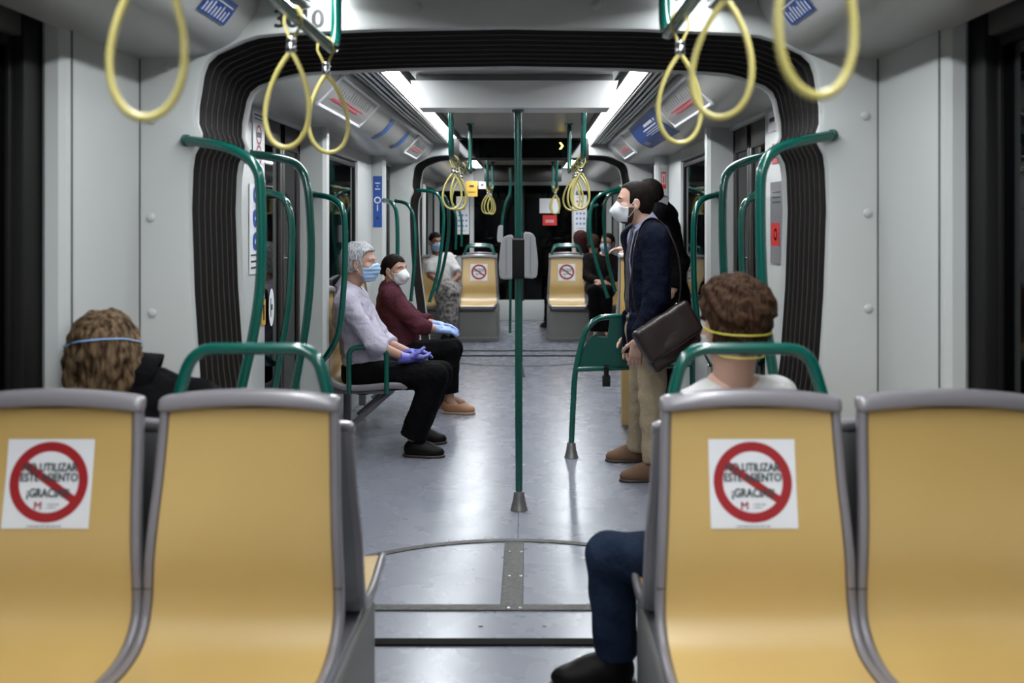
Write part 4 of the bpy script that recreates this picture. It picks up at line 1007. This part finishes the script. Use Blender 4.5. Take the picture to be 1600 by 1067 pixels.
# hair styles (head coordinates)
def Z(a): return lambda p: a(p[:,0], p[:,1], p[:,2])
def h_short(t=.012, front=.062, y0=.008, zb=-.055, amp=.003, ks=(45,90)):
    def mk():
        base = wobble(OFF(U(.03, CRAN, ell((0,-.045,-.02),(.062,.06,.06))), t), amp, ks, 4)
        reg = Z(lambda x,y,z: np.minimum(np.minimum(front+.25*np.abs(x)-z+.15*np.maximum(y-.05,0), np.maximum(y-y0-.9*np.maximum(z-.01,0), zb-z)), np.maximum(np.maximum(y-.032, -.022-z), .06-np.abs(x))))
        ears = U(.004, ell((.084,-.006,-.016),(.013,.024,.034)), ell((-.084,-.006,-.016),(.013,.024,.034)))
        return SUB(I(base, reg), ears, .004)
    return mk
def h_messy():
    base = wobble(U(.03, OFF(CRAN,.020), ell((0,-.04,-.025),(.066,.066,.06)), ell((.0,.01,.085),(.062,.075,.045)), ell((.035,-.06,.055),(.05,.05,.05)), ell((-.03,-.01,.10),(.04,.05,.028))), .0075, (38,75), 8)
    reg = Z(lambda x,y,z: np.minimum(.05-z, np.maximum(y-.012-.7*np.maximum(z-.0,0), -.088-z)))
    ears = U(.004, ell((.100,.004,-.020),(.034,.030,.044)), ell((-.100,.004,-.020),(.034,.030,.044)))
    return SUB(I(base, reg), ears, .004)
def h_bob():
    b = U(.035, OFF(CRAN,.022), ell((0,-.03,-.02),(.102,.095,.085)), ell((.055,-.03,-.075),(.056,.06,.05)), ell((-.055,-.03,-.075),(.056,.06,.05)), ell((0,-.055,-.085),(.07,.05,.05)))
    b = wobble(b, .011, (32,62), 6)
    return I(b, Z(lambda x,y,z: np.minimum(.045-z, y-.045)))
def h_bun():
    b = U(.02, OFF(CRAN,.008), ell((0,-.045,-.02),(.06,.06,.055)), ell((0,-.125,.0),(.038,.035,.04))); b = wobble(b, .0015, (60,120), 3)
    reg = Z(lambda x,y,z: np.minimum(.055+.3*np.abs(x)-z, np.maximum(y-.012-.9*np.maximum(z,0), -.06-z)))
    return SUB(I(b, reg), U(.004, ell((.084,-.006,-.016),(.014,.022,.032)), ell((-.084,-.006,-.016),(.014,.022,.032))), .004)
def h_long():
    b = U(.03, OFF(CRAN,.018), ell((0,-.05,-.03),(.088,.07,.09)), ell((0,-.06,-.11),(.07,.05,.06))); b = wobble(b, .006, (30,60), 6)
    return I(b, Z(lambda x,y,z: np.minimum(.05-z, y-.03)))
HAIR = {'receding': h_short(.008,.078,-.012,-.072,.0015), 'grey': h_short(.015,.058,.012,-.06,.006,(50,110)), 'short': h_short(.009,.066,.004,-.055,.002), 'mid': h_short(.013,.06,.008,-.06,.003), 'messy': h_messy, 'bob': h_bob, 'bun': h_bun, 'long': h_long}
X, Yv, Zv = np.array([1.,0,0]), np.array([0,1.,0]), np.array([0,0,1.])
A = lambda *v: np.array(v, float)
# ---- seated grey-haired man
D = 6.33
man_seated = person('seated grey-haired man in a pale lilac shirt, blue mask and violet gloves', dict(
    neck=P(545,449,D), pelvis=P(571,583,D), lat=A(0,-1,0), sw=.19,
    elR=P(584,538,6.10), wrR=P(636,560,6.17), elL=P(600,534,6.56), wrL=P(642,552,6.42), hdR=(A(.75,.55,-.15),A(-.2,.5,.6),.5), hdL=(A(.8,-.45,.1),A(-.1,-.3,-.8),.3),
    knR=P(680,588,6.18), anR=P(645,684,6.17), toeR=A(.98,-.12,0), knL=P(688,583,6.52), anL=P(650,672,6.52), toeL=A(1,.05,0)),
    skin_t, ('grey',hair_grey), dict(o=P(563,410,D), f=(.97,-.10,-.02), u=(-.03,0,1), s=1.03), h=.010,
    top=dict(name='shirt', mat=c_shirt, i=.014, sleeve=.64, hem=-.02, belly=.05, collar=.006, fold=.009), bottom=dict(name='trousers', mat=c_blk, waist=.08, hem=.0, fl=.03, i=.02),
    shoes=dict(mat=shoe_bk, sole=sole_d, laces=True), mask=('surgical',mask_b), gloves=glove_v, girth=1.08)
# ---- seated woman in maroon
D = 7.66
woman_seated = person('seated dark-haired woman in a maroon top, white mask and light blue gloves', dict(
    neck=P(607,446,D), pelvis=P(630,553,D), lat=A(0.12,-1,0), sw=.165,
    elR=P(654,510,7.48), wrR=P(684,514,7.55), elL=P(648,497,7.85), wrL=P(686,508,7.72), hdR=(A(.95,.2,-.12),A(0,.3,-.9),.35), hdL=(A(.9,-.3,-.05),A(0,-.2,-.9),.35),
    knR=P(702,548,7.55), anR=P(703,626,7.55), toeR=A(1,-.15,0), knL=P(708,545,7.78), anL=P(690,622,7.78), toeL=A(1,0,0)),
    skin_t, ('bun',hair_dark), dict(o=P(617,421,D), f=(.86,-.50,-.04), u=(-.05,0,1), s=.97), h=.011,
    top=dict(name='top', mat=c_maroon, i=.016, sleeve=.78, hem=-.03, belly=.03, neck=.0, fold=.009), bottom=dict(name='trousers', mat=c_blk, waist=.06, hem=-.06, fl=.012, i=.016),
    shoes=dict(mat=shoe_tan, sole=sole_l, kind='flat', s=.92), mask=('ffp',mask_w), gloves=glove_b, girth=1.02)
# ---- standing man in navy blazer
D = 5.8
def blazer_extras(root, q):
    at, fwd, lat, up = q['at'], q['fwd'], q['lat'], q['up']
    m = MB(); rows = []; tf = q['torso'](0.0)
    for t in np.linspace(.02, .80, 12):
        c = at(t, .0)
        r = .0
        for _ in range(60):
            if tf(np.array([c+fwd*r]))[0] > .020: break
            r += .004
        w = .017+.016*min(1, t*1.3); c = c+fwd*(r+.004); rows.append([c-lat*w-fwd*.006, c, c+lat*w-fwd*.006])
    m.grid(rows); o = m.build('tie', c_tie, root, 180); s = o.modifiers.new('s', 'SOLIDIFY'); s.thickness = .006
man_standing = person('standing bearded man in a navy blazer, beige trousers and white pointed mask', dict(
    neck=P(1009,352,D), pelvis=P(1012,520,D), lat=A(-.24,.97,0), sw=.175,
    elL=P(1024,468,5.56), wrL=P(997,531,5.52), elR=P(1000,465,6.02), wrR=P(985,520,6.02), hdL=(A(-.15,.05,-1),A(.2,.9,0),.55), hdR=(A(-.1,0,-1),A(.1,-.9,0),.5),
    knL=P(1019,622,5.66), anL=P(1023,716,5.60), toeL=A(-.97,-.12,0), knR=P(1004,616,5.98), anR=P(998,694,6.04), toeR=A(-1,.03,0)),
    skin_l, ('receding',hair_dark,'beard'), dict(o=P(990,316,D), f=(-1,-.02,-.03), u=(.03,0,1), s=1.0), h=.010,
    top=[dict(name='shirt', mat=c_blue, i=.012, sleeve=.98, hem=.04, collar=.006, fold=.002), dict(name='blazer', mat=c_navy, i=.030, sleeve=.94, hem=-.13, skirt=True, front=.125, fl=.035, no=.028, neck=.0, fold=.008, seed=3)],
    bottom=dict(name='trousers', mat=c_bei, waist=.10, hem=.03, fl=.022, i=.014, fold=.008, belt=True), shoes=dict(mat=suede, sole=sole_d, laces=True), mask=('ffp',mask_w), extras=blazer_extras)
# ---- the bag he carries
def bag():
    c = P(1046,527,5.44); t = thing('shoulder_bag', 'dark brown leather satchel slung behind the hip of the standing man', 'bag', tuple(c))
    Rm = np.array((Matrix.Rotation(R(-30), 3, 'Y') @ Matrix.Rotation(R(14), 3, 'Z')))
    f = U(.01, rbox(c, (.175,.045,.125), .022, Rm), ell(c+Rm@A(0,-.02,-.02),(.15,.05,.09),Rm)); sdf_obj('bag_body', wobble(f, .003, (22,40), 2), c-.3, c+.3, .007, leather, t)
    fl = I(rbox(c+Rm@A(0,-.012,.035), (.181,.054,.10), .024, Rm), lambda p: ((p-c)@Rm)[:,1]+.0, lambda p: -.055-((p-c)@Rm)[:,2]); sdf_obj('flap', wobble(fl, .002, (22,), 3), c-.3, c+.3, .007, leather, t)
    W = lambda *q: c+Rm@A(*q)
    MB().tube([W(-.175,-.058,-.052),W(0,-.068,-.058),W(.175,-.058,-.052)], .003, 6).build('stitched_edge', leatherd, t, 60)
    pts = [W(.13,0,.12),P(1063,455,5.46),P(1063,425,5.46),P(1057,390,5.48),P(1040,356,5.58),P(1022,342,5.64),P(1004,350,5.62),P(992,385,5.52),P(988,430,5.46),P(992,480,5.45),P(1004,512,5.46),W(-.16,0,.10)]
    s = []
    for i in range(len(pts)-1):
        p0,p1,p2,p3 = pts[max(i-1,0)],pts[i],pts[i+1],pts[min(i+2,len(pts)-1)]
        for j in range(5): u = j/5; s.append(.5*((2*p1)+(-p0+p2)*u+(2*p0-5*p1+4*p2-p3)*u*u+(-p0+3*p1-3*p2+p3)*u**3))
    MB().tube(s+[pts[-1]], .011, 10, r2=.004).build('strap', leatherd, t, 60)
    for q in (W(.13,0,.128), W(-.16,0,.108)): MB().lathe([(.010,-.004),(.013,0),(.010,.004)], tuple(q), 14, 'y').build('buckle', chrome, t)
bag()
# ---- man in black behind him
D = 7.4
person('man in black clothes with grey collar standing behind the man in the blazer', dict(
    neck=P(1030,322,D), pelvis=P(1043,470,D), lat=A(.35,.94,0), sw=.19,
    elR=P(1030,400,7.6), wrR=P(985,352+40,7.6), elL=P(1063,410,7.25), wrL=P(1050,455,7.2), hdL=(A(-.6,.1,-.6),A(.2,.9,0),.5), hdR=(A(-1,0,.2),A(0,0,-1),.6),
    knR=P(1035,545,7.5), anR=P(1010,632,7.55), toeR=A(-.98,.1,0), knL=P(1050,548,7.25), anL=P(1020,640,7.22), toeL=A(-.98,-.1,0)),
    skin_l, ('short',hair_dark), dict(o=P(1013,306,D), f=(-.75,.65,0), u=(-.12,0,1), s=1.02), h=.013,
    top=dict(name='jacket', mat=c_blk, i=.035, sleeve=.95, hem=-.12, skirt=True, collar=1, collar_mat=c_lgrey, fold=.005), bottom=dict(name='trousers', mat=c_blk, waist=.1, hem=.02), shoes=dict(mat=shoe_bk, sole=sole_d))
# ---- near right passenger, seen from behind
def straps2(root, q):
    hf, W, sc = q['hairf'], q['W'], q['sc']
    ff = U(.002, hf, HEADF)
    n = 30
    for nm, za, zb in (('upper_strap',-.004,-.024),('lower_strap',-.075,-.086)):
        pts = []
        for k in range(n+1):
            a = math.pi*(.42+1.16*k/n); w = 1-abs(2*k/n-1)**2; pts.append((a, za*(1-w)+zb*w))
        pp = [W(p) for p in wrapz(ff if nm == 'upper_strap' else U(.002, ff, cone((0,-.026,-.045),(0,-.045,-.2),.058,.060)), pts, .003)]
        MB().tube(pp, .0036, 8, r2=.0022).build(nm, mask_y, root, 60)
D = 2.86
person('passenger with tousled brown hair, yellow mask straps and jeans, back to the camera', dict(
    neck=P(1140,597,2.87), pelvis=A(.68,2.93,.47), lat=A(.94,.34,0), sw=.15, elR=A(.86,2.98,.70), wrR=A(.72,3.12,.58), elL=A(.57,2.99,.70), wrL=A(.56,3.14,.58), hdR=(A(-.7,.6,-.1),A(0,0,-1),.4), hdL=(A(-.2,.9,-.1),A(0,0,-1),.4),
    knR=A(.64,3.36,.48), anR=A(.62,3.42,.10), toeR=A(-.5,.85,0), knL=P(953,868,3.10), anL=P(963,1008,3.13), toeL=A(-1,-.06,0)),
    skin_l, ('messy',hair_brown), dict(o=P(1146,507,2.86), f=(-.33,.94,-.05), u=(-.02,.05,1), s=1.04, eyes=False), h=.008,
    top=dict(name='t_shirt', mat=c_white, i=.012, sleeve=.35, hem=-.03, no=.018, fold=.004), bottom=dict(name='jeans', mat=c_jean, waist=.08, hem=.03, fl=.020, i=.014, fold=.006), shoes=dict(mat=shoe_bk, sole=sole_d, kind='boot', s=1.08), mask=('ffp',mask_w), extras=straps2)
# ---- near left passenger, seen from behind
def straps1(root, q):
    ff = q['hairf']; pts = [(math.pi*(.5+1.0*k/30), .062-.04*abs(2*k/30-1)**2) for k in range(31)]
    MB().tube([q['W'](p) for p in wrapz(ff, pts, .001)], .0042, 8, r2=.002).build('mask_strap', mask_blue_el, root, 60)
person('passenger with wavy dark-blond hair and a blue elastic, back to the camera at left', dict(
    neck=A(-1.07,2.94,.985), pelvis=A(-1.06,2.93,.47), lat=A(1,0,0), sw=.155, elR=A(-.86,3.0,.70), wrR=A(-.98,3.22,.60), elL=A(-1.21,3.02,.70), wrL=A(-1.13,3.20,.60), hdR=(A(-.3,.9,-.1),A(0,0,-1),.4), hdL=(A(.3,.9,-.1),A(0,0,-1),.4),
    knR=A(-.96,3.27,.48), anR=A(-.90,3.16,.10), toeR=A(0,1,0), knL=A(-1.10,3.27,.48), anL=A(-1.05,3.16,.10), toeL=A(0,1,0)),
    skin_l, ('bob',hair_blond), dict(o=P(164,567,2.92)+A(0,0,.02), f=(-.25,.95,-.08), u=(-.05,0,1), s=1.0, eyes=False), h=.011,
    top=dict(name='jacket', mat=c_blk, i=.026, sleeve=.95, hem=-.03, no=-.006, collar=1), bottom=dict(name='trousers', mat=c_blk, waist=.08), shoes=dict(mat=shoe_bk, sole=sole_d), extras=straps1)
# ---- far passengers
D = 12.05
person('far woman in a white top and patterned skirt with a light blue mask', dict(
    neck=P(683,400,D), pelvis=P(702,452,D), lat=A(-.75,-.65,0), sw=.155, elR=P(672,430,11.9), wrR=P(692,446,11.75), elL=P(716,432,11.95), wrL=P(698,448,11.75), hdR=(A(.8,-.3,-.2),A(0,.3,-.9),.5), hdL=(A(-.8,-.3,-.1),A(0,.2,-.9),.5),
    knR=P(690,460,11.62), anR=P(694,512,11.6), toeR=A(.4,-.9,0), knL=P(706,460,11.60), anL=P(706,512,11.6), toeL=A(.4,-.9,0), floor=.03),
    skin_b, ('bun',hair_dark), dict(o=P(681,378,D), f=(.45,-.88,-.03), s=.98), h=.016,
    top=dict(name='top', mat=c_white, i=.016, sleeve=.42, hem=-.02, neck=-.01), bottom=dict(name='skirt', mat=c_skirt, waist=.06, skirt=True), shoes=dict(mat=shoe_bk, sole=sole_d), mask=('surgical',mask_b))
person('far man in a dark jacket with a blue mask, sitting facing the camera at right', dict(
    neck=P(944,398,D), pelvis=P(938,452,D), lat=A(-1,.1,0), sw=.175, elR=P(918,432,11.95), wrR=P(934,440,11.75), elL=P(962,432,11.95), wrL=P(944,442,11.75), hdR=(A(.8,-.3,-.1),A(0,.3,-.9),.5), hdL=(A(-.8,-.3,-.1),A(0,.2,-.9),.5),
    knR=P(928,455,11.62), anR=P(930,515,11.6), toeR=A(-.1,-1,0), knL=P(948,455,11.60), anL=P(946,515,11.6), toeL=A(.1,-1,0), floor=.03),
    skin_t, ('short',hair_dark), dict(o=P(949,380,D), f=(-.5,-.85,-.12), s=1.0), h=.016,
    top=dict(name='jacket', mat=c_dk, i=.022, sleeve=.95, hem=-.03), bottom=dict(name='trousers', mat=c_blk, waist=.06), shoes=dict(mat=shoe_bk, sole=sole_d), mask=('surgical',mask_b))
D = 12.98
person('far person with dark red hair and a pale top, back to the camera', dict(
    neck=P(900,402,D), pelvis=P(893,452,D), lat=A(1,.1,0), sw=.165, elR=P(920,430,13.0), wrR=P(912,445,13.25), elL=P(872,430,13.0), wrL=P(880,445,13.25), hdR=(A(-.3,.9,-.1),A(0,0,-1),.4), hdL=(A(.3,.9,-.1),A(0,0,-1),.4),
    knR=P(900,452,13.4), anR=P(900,500,13.45), toeR=A(0,1,0), knL=P(860,454,13.35), anL=P(857,500,13.4), toeL=A(-.5,.85,0)),
    skin_l, ('long',hair_maroon), dict(o=P(907,376,D), f=(-.2,.95,-.1), s=1.05, eyes=False), h=.017,
    top=dict(name='top', mat=c_lgrey, i=.016, sleeve=.9, hem=-.03), bottom=dict(name='trousers', mat=c_blk, waist=.06), shoes=dict(mat=shoe_bk, sole=sole_l))
D = 13.6
person('far short-haired passenger mostly hidden between two others, back to the camera', dict(
    neck=P(927,404,D), pelvis=P(927,445,D), lat=A(1,0,0), sw=.17, elR=P(945,425,13.7), wrR=P(935,440,13.9), elL=P(909,425,13.7), wrL=P(918,440,13.9), hdR=(A(0,1,0),A(0,0,-1),.4), hdL=(A(0,1,0),A(0,0,-1),.4),
    knR=P(935,443,14.0), anR=P(935,490,14.0), toeR=A(0,1,0), knL=P(920,443,14.0), anL=P(920,490,14.0), toeL=A(0,1,0)),
    skin_t, ('mid',hair_brown), dict(o=P(927,380,D), f=(0,1,-.05), eyes=False), h=.018,
    top=dict(name='shirt', mat=c_lgrey, i=.016, sleeve=.9, hem=-.03), bottom=dict(name='trousers', mat=c_blk, waist=.06), shoes=dict(mat=shoe_bk, sole=sole_d))
EXPO = 2.24
# ================================================================== LIGHT
w = bpy.data.worlds.new('night'); scene.world = w; w.use_nodes = True
w.node_tree.nodes['Background'].inputs['Color'].default_value = (.004,.005,.008,1); w.node_tree.nodes['Background'].inputs['Strength'].default_value = .5
scene.view_settings.view_transform = 'Standard'; scene.view_settings.look = 'None'; scene.view_settings.gamma = 1.0; scene.view_settings.exposure = EXPO; scene.view_settings.use_curve_mapping = False
